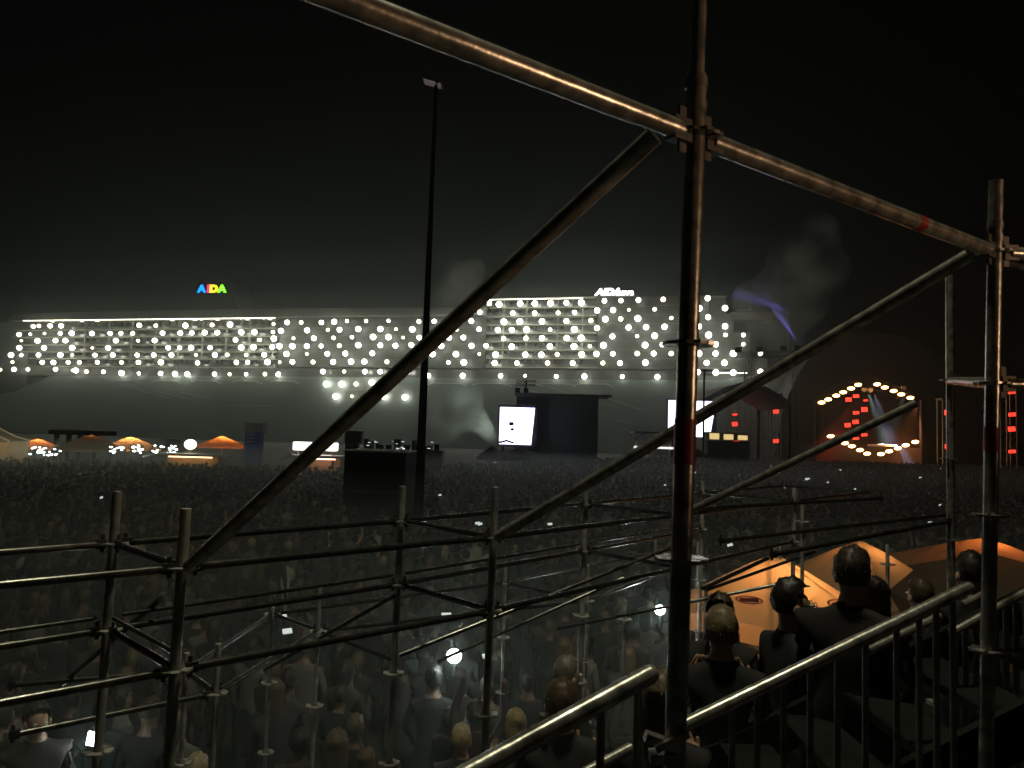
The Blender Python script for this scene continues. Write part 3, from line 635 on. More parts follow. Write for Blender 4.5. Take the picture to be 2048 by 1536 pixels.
# lower scaffold grid behind
grid = empty('scaffold', PZ(365, 1135, -.5)*1.0, 'wide scaffold grid of two deck levels reaching left over the crowd', 'scaffold'); grid.location.z = 0
go = Vector(grid.location)
zu, zlw = -.5, -.86
N = {1: PZ(228, 1087, zu), 2: PZ(365, 1135, zu), 3: PZ(803, 1042, zu), 4: PZ(988, 1075, zu), 5: PZ(1172, 1008, zu), 6: PZ(1362, 1030, zu)}
dN = (N[3]-N[1]); N[-1] = N[1]-dN; N[-2] = N[2]-(N[4]-N[2]); N[7] = N[5]+(N[5]-N[3])*1.1; N[8] = N[6]+(N[6]-N[4])*1.1
N[9] = N[7]+(N[5]-N[3])*1.2; N[10] = N[8]+(N[6]-N[4])*1.2
down = Vector((0, 0, -.36))
for a, c in ((-1, 1), (1, 3), (3, 5), (5, 7), (7, 9), (-2, 2), (2, 4), (4, 6), (6, 8), (8, 10), (1, 2), (3, 4), (5, 6), (7, 8), (9, 10)):
    ledger(grid, go, N[a], N[c], r=.0145)
    if a <= 6: ledger(grid, go, N[a]+down, N[c]+down, r=.0145)
for a, c in ((1, 3), (3, 5), (-1, 1), (5, 7), (1, 2)):   # toe rail just above the lower ledger
    ledger(grid, go, N[a]+down+Vector((0, .0, .055)), N[c]+down+Vector((0, .0, .055)), r=.009, name='toe_rail', heads=False)
def vpost(p, zt, zb=.3, lean=0.): 
    return post(grid, go, Vector((p.x-lean*.35, p.y, zb)), Vector((p.x, p.y, p.z+zt)), tuple(p.z+k_ for k_ in (0, -.36, -.86, -1.36, -1.86)), r=.019)
for k_ in (1, 2, 3, 4, 5, 6, 7, 8, -1, -2): vpost(N[k_], {1: .22, 2: .21, 3: .2, 4: .25}.get(k_, .12), lean=.12)
# third level, further and lower
z3 = -1.36
T3 = {1: PZ(545, 1228, z3), 2: PZ(636, 1262, z3), 3: PZ(0, 1372, z3), 4: PZ(432, 1386, z3), 5: PZ(1010, 1166, z3), 6: PZ(1175, 1202, z3), 7: PZ(0, 1475, z3), 8: PZ(372, 1342, z3), 9: PZ(1395, 1120, z3), 10: PZ(1560, 1150, z3), 11: PZ(1345, 1098, z3)}
for a, c in ((1, 2), (8, 1), (4, 2), (3, 8), (7, 4), (8, 4), (2, 6), (1, 5), (5, 6), (5, 11), (6, 9), (9, 10)):
    ledger(grid, go, T3[a], T3[c], r=.014)
for k_, up in ((1, .05), (2, .3), (4, .25), (5, .2), (6, .3), (9, .2), (10, .3), (8, .1)): 
    p = T3[k_]; post(grid, go, Vector((p.x, p.y, .3)), Vector((p.x, p.y, p.z+up)), tuple(p.z-k__ for k__ in (0, .5, 1.0, 1.5)), r=.014)
for (xa, ya, Ya, xb, yb, Yb) in ((1355, 1090, 5.2, 780, 1318, 4.4), (1600, 1160, 6, 1100, 1200+60, 6.2), (800, 1185, 4.6, 520, 1345, 5.4), (330, 1190, 3.5, 105, 1385, 4.6), (1260, 1150, 6.0, 860, 1330, 5.6), (1545, 1112, 5.2, 1395, 1182, 4.6), (1640, 1100, 6.5, 1400, 1185, 6), (635, 1262, 5.4, 800, 1325, 4.9)):
    ledger(grid, go, PY(xa, ya, Ya), PY(xb, yb, Yb), 'brace', r=.012, heads=False)
# rails on the right part
for (xa, ya, xb, yb, z_) in ((1425, 1083, 1912, 1000, -.75), (1395, 1120, 1640, 1068, -1.0), (1570, 1098, 1905, 1062, -.95)):
    pass
ledger(grid, go, PY(1390, 1018, 5.6), PY(1770, 996, 6.6), r=.0145); ledger(grid, go, PY(1430, 1083, 5.6), PY(1905, 1058-30, 6.4), r=.0145); ledger(grid, go, PY(1530, 1112, 4.6), PY(1910, 1040, 5.0), r=.0145)
for px, yt in ((1605, 1005), (1775, 1090), (1412, 1180), (1160, 1190), (1250, 1200), (1600, 1200)):
    p = PY(px, yt, 6.4); post(grid, go, Vector((p.x, p.y, .3)), p, tuple(p.z-.15-.5*i for i in range(4)), r=.0145)

for o_ in bpy.data.objects:
    if o_.type == 'MESH' and (o_.parent is grid or (o_.parent and o_.parent.parent is grid)) and o_.name.split('.')[0] != 'wedge_head': o_.data.materials[0] = M['post_steel'] if o_.name.split('.')[0] in ('standard', 'rosette') else M['grid_steel']
    if o_.name.split('.')[0] == 'wedge_head' and o_.parent and o_.parent.parent is grid: pass
for o_ in bpy.data.objects:
    if o_.name.split('.')[0] == 'wedge_head' and o_.parent and o_.parent.parent is grid:
        c_ = sum((v_.co for v_ in o_.data.vertices), Vector())/len(o_.data.vertices); o_.data.transform(Matrix.Translation(c_) @ Matrix.Scale(.68, 4) @ Matrix.Translation(-c_))
# ================================================================ STAIR AND RAILS
rail = empty('stair_railing', PY(1375, 1445, 2.5), 'sloping galvanised stair railing with upright bars at lower right', 'railing'); ro = Vector(rail.location)
r0, r1 = PY(1366, 1452, 2.5), PY(1936, 1176, 2.75)
q = MB(); q.tube(r0-ro, r1-ro, .0215, n=16); q.ball(r0-ro, .0215, sub=2); q.ball(r1-ro, .0215, sub=2); q.build('handrail', M['steel'], rail, smooth=True)
dn = Vector((0, 0, -1))
def along(px): 
    # parameter on rail at pixel column
    lo, hi = 0, 1
    for _ in range(30):
        m_ = (lo+hi)/2; p = r0.lerp(r1, m_); v = RM.transposed() @ (p-CAM)
        if 1024+F*v.x/-v.z < px: lo = m_
        else: hi = m_
    return r0.lerp(r1, lo)
for px in (1465, 1515, 1568, 1621, 1675, 1731, 1793, 1838, 1872, 1905):
    p = along(px); q = MB(); q.tube(p-ro+dn*.02, p-ro+dn*.95, .0105, n=10); q.build('baluster', M['steel_dull'], rail, smooth=True)
lo0, lo1 = r0+dn*.95, r1+dn*.95; q = MB(); q.tube(lo0-ro, lo1-ro, .016, n=12); q.build('bottom_rail', M['steel'], rail, smooth=True)
m0, m1 = PY(1735, 1302, 3.1), PY(1880, 1232, 3.2); q = MB(); q.tube(m0-ro, m1-ro, .016, n=12); m0, m1 = PY(1925, 1210, 3.1), PY(1972, 1186, 3.15); q.tube(m0-ro, m1-ro, .014, n=12); q.build('second_handrail', M['steel'], rail, smooth=True)
rail2 = empty('handrail', PY(1300, 1345, 2.0), 'single handrail tube ending left of the thick post', 'railing'); ro2 = Vector(rail2.location)
h0, h1 = PY(915, 1560, 1.75), PY(1300, 1349, 2.0)
q = MB(); q.tube(h0-ro2, h1-ro2, .0235, n=18); q.ball(h1-ro2, .0235, sub=2); q.build('tube', M['steel'], rail2, smooth=True)
q = MB()
for f_ in (.3, .72, .93): p = h0.lerp(h1, f_)-ro2; q.tube(p+dn*.01, p+dn*1.0, .0105, n=10)
q.split('baluster', M['steel_dull'], rail2, smooth=True)
h2, h3 = PY(1150, 1556, 2.35), PY(1262, 1496, 2.45); q = MB(); q.tube(h2-ro2, h3-ro2, .016, n=12); q.build('lower_rail', M['steel'], rail2, smooth=True)
# clamp coupling on post A at bottom
q = MB(); p = PY(1335, 1478, 1.83)-so; q.bar(p+Vector((-.05, 0, .005)), p+Vector((.03, 0, -.02)), .03, .02); q.bar(p+Vector((-.03, -.02, -.015)), p+Vector((.04, -.02, .02)), .02, .015); q.box(p+Vector((-.04, -.02, -.05)), p+Vector((.02, .02, -.028))); q.build('clamp', M['steel'], scaf)
rail3 = empty('barrier_rail', PY(2010, 1400, 3.3), 'barred barrier behind the right hand post', 'railing'); ro3 = Vector(rail3.location)
q = MB(); b0, b1 = PY(1900, 1268, 3.4), PY(2080, 1168, 3.5); q.tube(b0-ro3, b1-ro3, .018, n=12); q.tube(b0-ro3+dn*.5, b1-ro3+dn*.5, .016, n=12); q.split('rail', M['steel'], rail3, smooth=True)
for i in range(9): p = b0.lerp(b1, (i+.5)/9)-ro3; q = MB(); q.tube(p+dn*.02, p+dn*.8, .012, n=8); q.build('bar', M['steel_dull'], rail3, smooth=True)
# near stair flight
stair = empty('metal_staircase', (1.3, 3.1, 0), 'dark metal stair flight climbing to the right behind the railing', 'staircase')
q = MB(); q2 = MB()
for i in range(16):
    x = -.6+i*.27; z = EYE-1.15+.52*(x-1.5); q.box((x-1.3, 0, z-.03), (x-1.3+.24, .75, z))
    q2.box((x-1.3-.002, -.004, z-.034), (x-1.3+.02, .754, z+.004))
q.split('tread', M['black'], stair); q2.split('tread_edge', M['grid_steel'], stair)
q = MB(); zf = lambda x: EYE-1.15+.52*(x-1.5)
for y_ in (-.05, .77): q.bar((-2.0, y_, zf(-.7)-.1), (2.4, y_, zf(3.7)-.1), .04, .18)
q.split('stringer', M['black'], stair)
# walkway for people behind
wk = empty('stepped_walkway', (1.2, 4.4, 0), 'dark stepped walkway carrying the people beside the railing', 'walkway')
q = MB(); feet = lambda x: EYE-3.03+.58*(x-.26)
for i in range(14):
    x = -.5+i*.35; q.box((x-1.2, -.85, feet(x)-.06), (x-1.2+.34, .95, feet(x)))
q.split('step', M['black'], wk)
q = MB()
for x in (-.4, 1.2, 2.8, 4.2): 
    for y_ in (-.8, .9): q.box((x-1.2-.04, y_-.04, 0), (x-1.2+.04, y_+.04, feet(x)-.06))
q.split('support', M['steel_dull'], wk)

# ================================================================ NEAR UMBRELLAS
gN = 'big lit parasols behind the people'
def logos(t, zt, rad, rise, angs, n, ang):
    q = MB()
    for an in angs:
        rr = rad*.72; p = Vector((rr*math.cos(an), rr*math.sin(an), zt-rise*.70)); 
        tn = Vector((-math.sin(an), math.cos(an), 0)); dnv = Vector((math.cos(an)*rad*.25, math.sin(an)*rad*.25, -rise*.26)).normalized(); nn = tn.cross(dnv).normalized()
        if nn.z < 0: nn = -nn
        p = p+nn*.035; K = 20
        out = [p+tn*(.14*math.cos(2*math.pi*i/K))+dnv*(.065*math.sin(2*math.pi*i/K)) for i in range(K)]
        inn = [p+tn*(.115*math.cos(2*math.pi*i/K))+dnv*(.042*math.sin(2*math.pi*i/K)) for i in range(K)]
        q.add(out+inn, [(i, (i+1) % K, K+(i+1) % K, K+i) for i in range(K)])
        q.bar(p-tn*.09+dnv*.01, p+tn*.09-dnv*.012, .02, .035, up=nn)
    q.split('badge', M['red_paint'], t)
t, zt = umbrella('parasol', 1548, 1110, 8.6, 1.08, .55, M['canvas'], 'warm lit cream parasol nearest the thick post', n=6, power=26, ang=R(12), group=gN); logos(t, zt, 1.08, .55, (R(-125), R(-60)), 6, 0)
t, zt = umbrella('parasol', 1722, 1082, 10.2, 1.25, .62, M['canvas'], 'warm lit cream parasol behind the tall man', n=6, power=5, light_h=.15, ang=R(20), group=gN); logos(t, zt, 1.25, .62, (R(-118), R(-65)), 6, 0)
t, zt = umbrella('parasol', 1965, 1076, 13.5, 1.7, .5, M['canvas_orange'], 'glowing orange parasol behind the dark one at the right edge', n=6, power=12, ang=R(10), group=gN, light_h=.2)
t, zt = umbrella('parasol', 1985, 1108, 9.6, 1.6, .42, M['canvas_dark'], 'dark unlit parasol at the right edge', n=6, power=1.5, ang=R(30), group=gN)

# ================================================================ PEOPLE
SK = [(.26,.17,.12), (.2,.125,.09), (.3,.21,.155)]
M['skin'] = rmat('skin', SK, .55)
M['shirt'] = rmat('shirt', [(.014,.014,.015), (.03,.03,.033), (.018,.022,.036), (.04,.04,.038), (.01,.01,.01), (.07,.07,.066), (.03,.012,.012), (.018,.024,.018), (.17,.17,.16), (.015,.015,.018)])
M['trousers'] = rmat('trousers', [(.02,.025,.045), (.015,.015,.016), (.05,.05,.05), (.03,.035,.05)])
M['hair'] = rmat('hair', [(.015,.01,.008), (.04,.025,.015), (.10,.07,.035), (.02,.015,.012), (.12,.09,.05), (.03,.02,.014)], .6)
M['shoes'] = mat('shoes', (.02, .02, .02), .6)
def skeleton(arms='down', lean=0., turn=0., fingers=False, legs='stand'):
    V = []; E = []
    def v(x, y, z, r, tg): V.append((Vector((x, y, z)), r, tg)); return len(V)-1
    def e(*ids):
        for a, b_ in zip(ids, ids[1:]): E.append((a, b_))
    pel = v(0, 0, .97, .135, 'T'); wst = v(0, .0, 1.12, .125, 'S'); ch = v(0, .01+lean*.2, 1.3, .145, 'S'); up = v(0, lean*.3, 1.42, .105, 'S')
    nk = v(0, .005+lean*.4, 1.50, .058, 'K'); h0 = v(0, .02+lean*.5, 1.57, .07, 'K'); h1 = v(0, .02+lean*.5, 1.64, .092, 'K'); h2 = v(0, .005+lean*.5, 1.715, .082, 'K')
    e(pel, wst, ch, up, nk, h0, h1, h2)
    for s in (-1, 1):
        hip = v(.1*s, 0, .88, .098, 'T'); kn = v(.11*s, .02, .49, .064, 'T'); an = v(.115*s, -.01, .10, .045, 'T'); toe = v(.13*s, .13, .045, .042, 'F'); heel = v(.115*s, -.03, .05, .042, 'F')
        e(pel, hip, kn, an, toe); e(an, heel)
        sh = v(.165*s, lean*.3, 1.41, .068, 'S')
        A = arms if isinstance(arms, str) else arms[0 if s < 0 else 1]
        if A == 'down': el, wr, hd = (.225*s, -.02, 1.14), (.225*s, .06, .90), (.22*s, .085, .83)
        elif A == 'up': el, wr, hd = (.25*s, .12, 1.62), (.2*s, .2, 1.86), (.19*s, .21, 1.94)
        elif A == 'hold': el, wr, hd = (.23*s, .06, 1.17), (.13*s, .26, 1.30), (.1*s, .30, 1.37)
        elif A == 'cross': el, wr, hd = (.22*s, .06, 1.16), (.04*s, .2, 1.20), (-.05*s, .2, 1.22)
        else: el, wr, hd = (.26*s, .0, 1.2), (.16*s, .12, 1.02), (.12*s, .14, .98)
        el = v(*el, .047, 'S'); wr_ = v(*wr, .030, 'S'); hand = v(*hd, .032, 'K'); e(up, sh, el, wr_, hand)
        if fingers:
            d = (Vector(hd)-Vector(wr)).normalized(); sd = d.cross(Vector((0, 0, 1)) if abs(d.z) < .8 else Vector((0, 1, 0))).normalized(); nrm = d.cross(sd)
            for k_, (o_, L_) in enumerate(((-.024, .062), (-.008, .075), (.008, .07), (.024, .055))):
                f1 = v(*(Vector(hd)+sd*o_+d*.04), .0095, 'K'); f2 = v(*(Vector(hd)+sd*o_+d*(.04+L_*.5)+nrm*.008), .0085, 'K'); f3 = v(*(Vector(hd)+sd*o_+d*(.04+L_*.85)+nrm*.025), .0075, 'K'); e(hand, f1, f2, f3)
            th = v(*(Vector(hd)-sd*.04+d*.01), .0105, 'K'); t2 = v(*(Vector(hd)-sd*.052+d*.045+nrm*.01), .009, 'K'); e(hand, th, t2)
    return V, E
def make_body(V, E, sub=1, width=1., turn=0.):
    me = bpy.data.meshes.new('person_body'); me.from_pydata([p for p, r, t_ in V], E, []); me.update()
    o = bpy.data.objects.new('tmp', me); sc.collection.objects.link(o)
    md = o.modifiers.new('s', 'SKIN'); md.use_smooth_shade = True
    sk = me.skin_vertices[0].data
    for i, (p, r, t_) in enumerate(V): sk[i].radius = (r, r); sk[i].use_root = (i == 0)
    sb = o.modifiers.new('ss', 'SUBSURF'); sb.levels = sub; sb.render_levels = sub
    bpy.context.view_layer.update(); dg = bpy.context.evaluated_depsgraph_get()
    nm = bpy.data.meshes.new_from_object(o.evaluated_get(dg)); bpy.data.objects.remove(o)
    nv = len(nm.vertices); co = np.empty(nv*3); nm.vertices.foreach_get('co', co); co = co.reshape(-1, 3)
    # flatten torso front-back, shape head
    z = co[:, 2]; ax = np.abs(co[:, 0])
    tor = (z > .85) & (z < 1.47) & (ax < .2); co[tor, 1] *= .8; co[tor, 0] *= 1.12*width
    hd = (z > 1.54) & (ax < .14); hy = V[6][0].y
    co[hd, 0] *= .84; co[hd, 1] = hy+(co[hd, 1]-hy)*1.06
    fr_ = hd & (co[:, 1] > hy+.055)
    nose = fr_ & (np.abs(co[:, 0]) < .022) & (z > 1.585) & (z < 1.65); co[nose, 1] += .022
    chin = fr_ & (z < 1.575); co[chin, 1] += .008
    fz_ = co.copy()
    for i_ in np.nonzero(z < 1.46)[0]:
        a_ = noise.noise(Vector((fz_[i_, 0]*11, fz_[i_, 1]*11, fz_[i_, 2]*5)))*.012; co[i_, 0] += a_*np.sign(fz_[i_, 0]); co[i_, 1] += a_*np.sign(fz_[i_, 1])
    if turn:
        w_ = np.clip((z-1.48)/.07, 0, 1)*(ax < .15); a_ = w_*turn; x, y = co[:, 0].copy(), co[:, 1]-hy
        co[:, 0] = x*np.cos(a_)-y*np.sin(a_); co[:, 1] = hy+x*np.sin(a_)+y*np.cos(a_)
    nm.vertices.foreach_set('co', co.ravel())
    for m_ in ('shirt', 'trousers', 'skin', 'shoes'): nm.materials.append(M[m_])
    idx = {'S': 0, 'T': 1, 'K': 2, 'F': 3}; P = np.array([list(p) for p, r, t_ in V]); segs = [(a, b_) for a, b_ in E]
    fc = np.array([list(p.center) for p in nm.polygons]); best = np.full(len(fc), 1e9); tg = np.zeros(len(fc), int)
    for a, b_ in segs:
        d = P[b_]-P[a]; L2 = d.dot(d); t_ = np.clip(((fc-P[a])@d)/L2, 0, 1); dist = np.linalg.norm(fc-(P[a]+t_[:, None]*d), axis=1)-(V[a][1]*(1-t_)+V[b_][1]*t_)
        mm = dist < best; best[mm] = dist[mm]; tgt_ = idx[V[b_][2]] if V[b_][2] != 'S' or V[a][2] != 'K' else 0
        if (V[a][2], V[b_][2]) == ('S', 'K'): tt = np.where(t_ > .5, 2, 0)
        elif (V[a][2], V[b_][2]) == ('T', 'S'): tt = np.where(t_ > .2, 0, 1)
        else: tt = np.full(len(fc), tgt_)
        tg[mm] = tt[mm]
    nm.polygons.foreach_set('material_index', tg.astype(np.int32)); nm.polygons.foreach_set('use_smooth', [True]*len(nm.polygons)); nm.update()
    return nm
def hair_mesh(style, hy):
    bm = bmesh.new(); bmesh.ops.create_uvsphere(bm, u_segments=28, v_segments=20, radius=1)
    for v_ in bm.verts:
        x, y, z = v_.co; n_ = noise.noise(Vector((x*3, y*3, z*3)))*.07+noise.noise(Vector((x*9, y*9, z*9)))*.07
        x2, y2, z2 = x*.086*(1+n_), y*.106*(1+n_), z*.114*(1+n_)
        if y > -.1: y2 *= .9; x2 *= .97
        if style in ('long', 'pony') and z < .25 and y < .35:
            k_ = (.25-z)
            if style == 'long': z2 -= k_*.17; y2 = y2*.8-.015*k_; x2 *= 1.12
            elif abs(x) < .6 and y < 0: z2 -= k_*.09; y2 -= .03
        v_.co = (x2, hy+y2-.006, 1.672+z2)
    dl = []
    for f in bm.faces:
        c = f.calc_center_median(); zz_ = (c.z-1.672)/.118; yy = (c.y-hy)/.108
        if yy > -.15 and zz_ < .3+.62*min(1, max(0, yy)): dl.append(f)
        elif style == 'short' and zz_ < -.55: dl.append(f)
        elif style == 'crop' and zz_ < -.3: dl.append(f)
    bmesh.ops.delete(bm, geom=dl, context='FACES')
    if style == 'bun':
        mtx = Matrix.Translation((0, hy-.1, 1.74)); bmesh.ops.create_icosphere(bm, subdivisions=2, radius=.045, matrix=mtx)
    rr_ = random.Random(5); fl_ = list(bm.faces)
    for f in rr_.sample(fl_, min(len(fl_), 330)):
        c = f.calc_center_median(); nn = f.normal if f.normal.length > 0 else Vector((0, 0, 1)); out_ = (c-Vector((0, hy, 1.65))).normalized()
        dd_ = (Vector((rr_.gauss(0, .5), rr_.gauss(-.2, .5), rr_.gauss(-.3, .5)))+out_*.55).normalized(); sd_ = dd_.cross(out_).normalized()*.0028; b0 = c-out_*.003
        v1, v2, v3 = bm.verts.new(b0-sd_), bm.verts.new(b0+sd_), bm.verts.new(b0+dd_*rr_.uniform(.009, .021)); bm.faces.new((v1, v2, v3))
    me = bpy.data.meshes.new('hair_'+style); bm.to_mesh(me); bm.free(); me.materials.append(M['hair']); me.polygons.foreach_set('use_smooth', [True]*len(me.polygons)); return me
bodies = {}
for a_ in ('down', 'hold', 'cross', 'hips', 'up'): bodies[a_] = make_body(*skeleton(a_))
bodies['oneup'] = make_body(*skeleton(('down', 'up')))
hairs = {s: hair_mesh(s, .02) for s in ('short', 'long', 'crop', 'bun', 'pony')}
def person(x, y, z, rz, body, hair, label, group=None, s=1., me=None, hme=None, mats=None):
    o = bpy.data.objects.new('person', me or bodies[body]); sc.collection.objects.link(o); o.location = (x, y, z); o.rotation_euler.z = rz; o.scale = (s, s, s)
    tag(o, label, 'person', group)
    if hair or hme:
        h = bpy.data.objects.new('hair', hme or hairs[hair]); sc.collection.objects.link(h); h.parent = o
    return o
# hero figures near the railing
def hero(px, py, Y, rz, arms, hair, label, shirt, hairc, skinc=None, turn=0., lean=0., s=1., width=1.):
    V, E = skeleton(arms, lean, fingers=True); me = make_body(V, E, 2, width, turn); p = PY(px, py, Y)
    me.materials[0] = mat('jacket', shirt, .85, var=.3, vs=12); me.materials[1] = mat('jeans', (.02, .025, .04), .9, var=.3, vs=30); me.materials[2] = mat('face_skin', skinc or (.5, .32, .23), .5, var=.08, vs=30)
    hm = hair_mesh(hair, .02+lean*.5); hm.materials.clear(); hm.materials.append(mat('hair_colour', hairc, .5, var=.4, vs=60))
    o = person(p.x, p.y, p.z-1.645*s, rz, None, None, label, me=me, hme=hm, s=s)
    h = o.children[0]
    if turn:
        hy = .02+lean*.5; h.matrix_parent_inverse = Matrix.Identity(4); h.location = Vector((0, hy, 0))-Matrix.Rotation(turn, 3, 'Z') @ Vector((0, hy, 0)); h.rotation_euler.z = turn
    # ears, eyes, mouth
    Tt = Matrix.Translation((0, .02+lean*.5, 0)) @ Matrix.Rotation(turn, 4, 'Z')
    q = MB()
    for sgn in (-1, 1):
        q2_ = MB(); q2_.ball((sgn*.08, -.005, 1.625), .03, sub=2, sc_=(.35, .7, 1)); q.add([Tt @ Vector(v_) for v_ in q2_.v], q2_.f)
    q.split('ear', me.materials[2], o, smooth=True)
    q = MB()
    for sgn in (-1, 1):
        q2_ = MB(); q2_.ball((sgn*.031, .088, 1.645), .012, sub=2); q2_.ball((sgn*.031, .0985, 1.645), .0055, 1, sub=1); n0 = len(q.v); q.v += [tuple(Tt @ Vector(v_)) for v_ in q2_.v]; q.f += [tuple(i+n0 for i in f) for f in q2_.f]; q.m += q2_.m
    q.build('eyes', [mat('eye_white', (.7,.7,.66), .3, var=0), M['black']], o, smooth=True)
    q2_ = MB(); q2_.ball((0, .094, 1.573), .022, sub=2, sc_=(1, .3, .28)); q2_.v = [tuple(Tt @ Vector(v_)) for v_ in q2_.v]; q2_.build('mouth', mat('lips', (.35,.12,.1), .5, var=0), o, smooth=True)
    return o
P1 = hero(1703, 1152, 3.8, R(-35), ('hold', 'down'), 'short', 'tall man in a dark jacket seen from behind in front of the parasols', (.012,.012,.013), (.03,.02,.012), turn=R(-10), lean=.05, s=1.0, width=1.15)
P2 = hero(1578, 1208, 4.2, R(-80), 'down', 'short', 'man in glasses looking right, black hair and dark hoodie', (.012,.012,.014), (.01,.008,.006), turn=R(-10), s=1.0, width=1.05)
P3 = hero(1443, 1266, 3.95, R(-12), 'hold', 'short', 'fair haired boy in a dark jacket seen from behind', (.014,.015,.018), (.17,.13,.07), s=.95)
P4 = hero(1440, 1230, 4.75, R(160), 'hold', 'crop', 'person facing the camera behind the fair haired boy', (.02,.02,.02), (.05,.03,.02), s=.97)
P5 = hero(1842, 1192, 5.9, R(10), 'down', 'short', 'person with short hair seen from behind right of the tall man', (.03,.028,.025), (.05,.035,.02), s=1.)
P6 = hero(1752, 1200, 5.0, R(25), 'hold', 'long', 'person in black standing close behind the tall man', (.01,.01,.01), (.02,.012,.01), s=1.)
P7 = hero(1944, 1148, 4.9, R(0), 'cross', 'short', 'dark figure half hidden by the right hand post', (.01,.01,.012), (.02,.015,.01), s=1.)
P8 = hero(1122, 1412, 4.3, R(8), 'hold', 'short', 'brown haired person behind the single handrail, holding a cup', (.03,.03,.033), (.07,.045,.025), s=1.)
P9 = hero(1131, 1352, 5.6, R(-60), 'cross', 'crop', 'bald man in profile behind the brown haired person', (.03,.03,.03), (.16,.14,.11), s=1.)
P12 = hero(1322, 1405, 3.4, R(-15), 'hold', 'long', 'long haired woman half hidden by the thick post', (.02,.02,.022), (.13,.1,.07), s=.93)
P11 = hero(1032, 1452, 6.6, R(20), 'hold', 'long', 'long blond haired woman below the end of the handrail', (.05,.045,.04), (.3,.22,.1), s=.98)
P10 = hero(922, 1482, 6.8, R(0), 'down', 'short', 'light blond person in the front of the crowd near the handrail', (.03,.03,.035), (.36,.28,.15), s=1.)
P13 = hero(392, 1545, 6.0, R(0), 'down', 'short', 'sandy haired person cut off by the bottom edge', (.08,.08,.08), (.35,.29,.2), s=1.)
P14 = hero(75, 1440, 6.4, R(-140), 'cross', 'short', 'person facing the camera at the lower left corner', (.02,.015,.014), (.03,.02,.015), (.4,.25,.18), s=1.05, width=1.1)
# cup by P8
p = PY(1091, 1448, 4.25); t = empty('plastic_cup', p, 'pale plastic cup held beside the single handrail', 'cup'); q = MB(); q.lathe((0,0,-.06), [(.028, 0), (.036, .11)], 16); q.build('cup_wall', M['white_paint'], t, smooth=True); q = MB(); q.lathe((0,0,-.06), [(.001, .004), (.027, .004)], 16); q.build('cup_base', M['white_paint'], t)
# glasses on P2
Tt = Matrix.Translation((0, .02, 0)) @ Matrix.Rotation(R(-10), 4, 'Z'); q = MB()
for sgn in (-1, 1):
    for i in range(12):
        f_ = lambda k_: Tt @ Vector((sgn*.032+.022*math.cos(2*math.pi*k_/12), .108, 1.645+.017*math.sin(2*math.pi*k_/12))); q.tube(f_(i), f_(i+1), .0016, n=5)
    q.tube(Tt @ Vector((sgn*.054, .106, 1.648)), Tt @ Vector((sgn*.08, .0, 1.645)), .0016, n=5)
q.tube(Tt @ Vector((-.01, .108, 1.648)), Tt @ Vector((.01, .108, 1.648)), .0016, n=5)
q.build('glasses', M['black'], P2)

# crowd individuals: nearest ~280 visible spots, then the mass
rnd = random.Random(11)
def proj(p):
    v_ = RM.transposed() @ (Vector(p)-CAM); return 1024+F*v_.x/-v_.z, 768+F*v_.y/v_.z
cells = []
y = 5.6
blocked = [(p_.location.x, p_.location.y) for p_ in (P10, P11, P13, P14)]
far_edge = lambda x: 58 if x < -12 else (58+(x+12)*2.2 if x < 30 else 150)
booth = bpy.data.objects['control_booth'].location
while y < 150:
    step = .62 if y < 40 else (.7 if y < 80 else .95)
    xm = y*.68+4.5; x = -xm+rnd.random()*step
    while x < xm:
        xx, yy = x+rnd.uniform(-.22, .22), y+rnd.uniform(-.25, .25)
        x += step*rnd.uniform(.85, 1.35)
        if yy > far_edge(xx): continue
        if rnd.random() < (.22 if yy < 9 else .12): continue
        if -.9 < xx < 6.5 and yy < 5.6+max(0, xx)*.55+(.9 if xx > .5 else 0): continue
        if abs(xx-booth.x) < 1.35 and 26.4 < yy < 30.6: continue
        if any((xx-bx_)**2+(yy-by_)**2 < .28 for bx_, by_ in blocked): continue
        px_, py_ = proj((xx, yy, 1.75))
        if px_ < -1400 or px_ > 3300: continue
        cells.append((yy, xx))
    y += step*1.02
cells.sort()
seen_ = [c_ for c_ in cells if -40 < proj((c_[1], c_[0], 1.75))[0] < 2090 and proj((c_[1], c_[0], 1.75))[1] < 1600]; near = seen_[:284]; ns_ = set(near); far = [c_ for c_ in cells if c_ not in ns_]
descr = {'short': 'short haired', 'long': 'long haired', 'crop': 'close cropped', 'bun': 'bun haired', 'pony': 'ponytailed'}
ad = {'down': 'arms down', 'hold': 'hands at chest', 'cross': 'arms folded', 'hips': 'elbows out', 'up': 'both arms raised', 'oneup': 'one arm raised'}
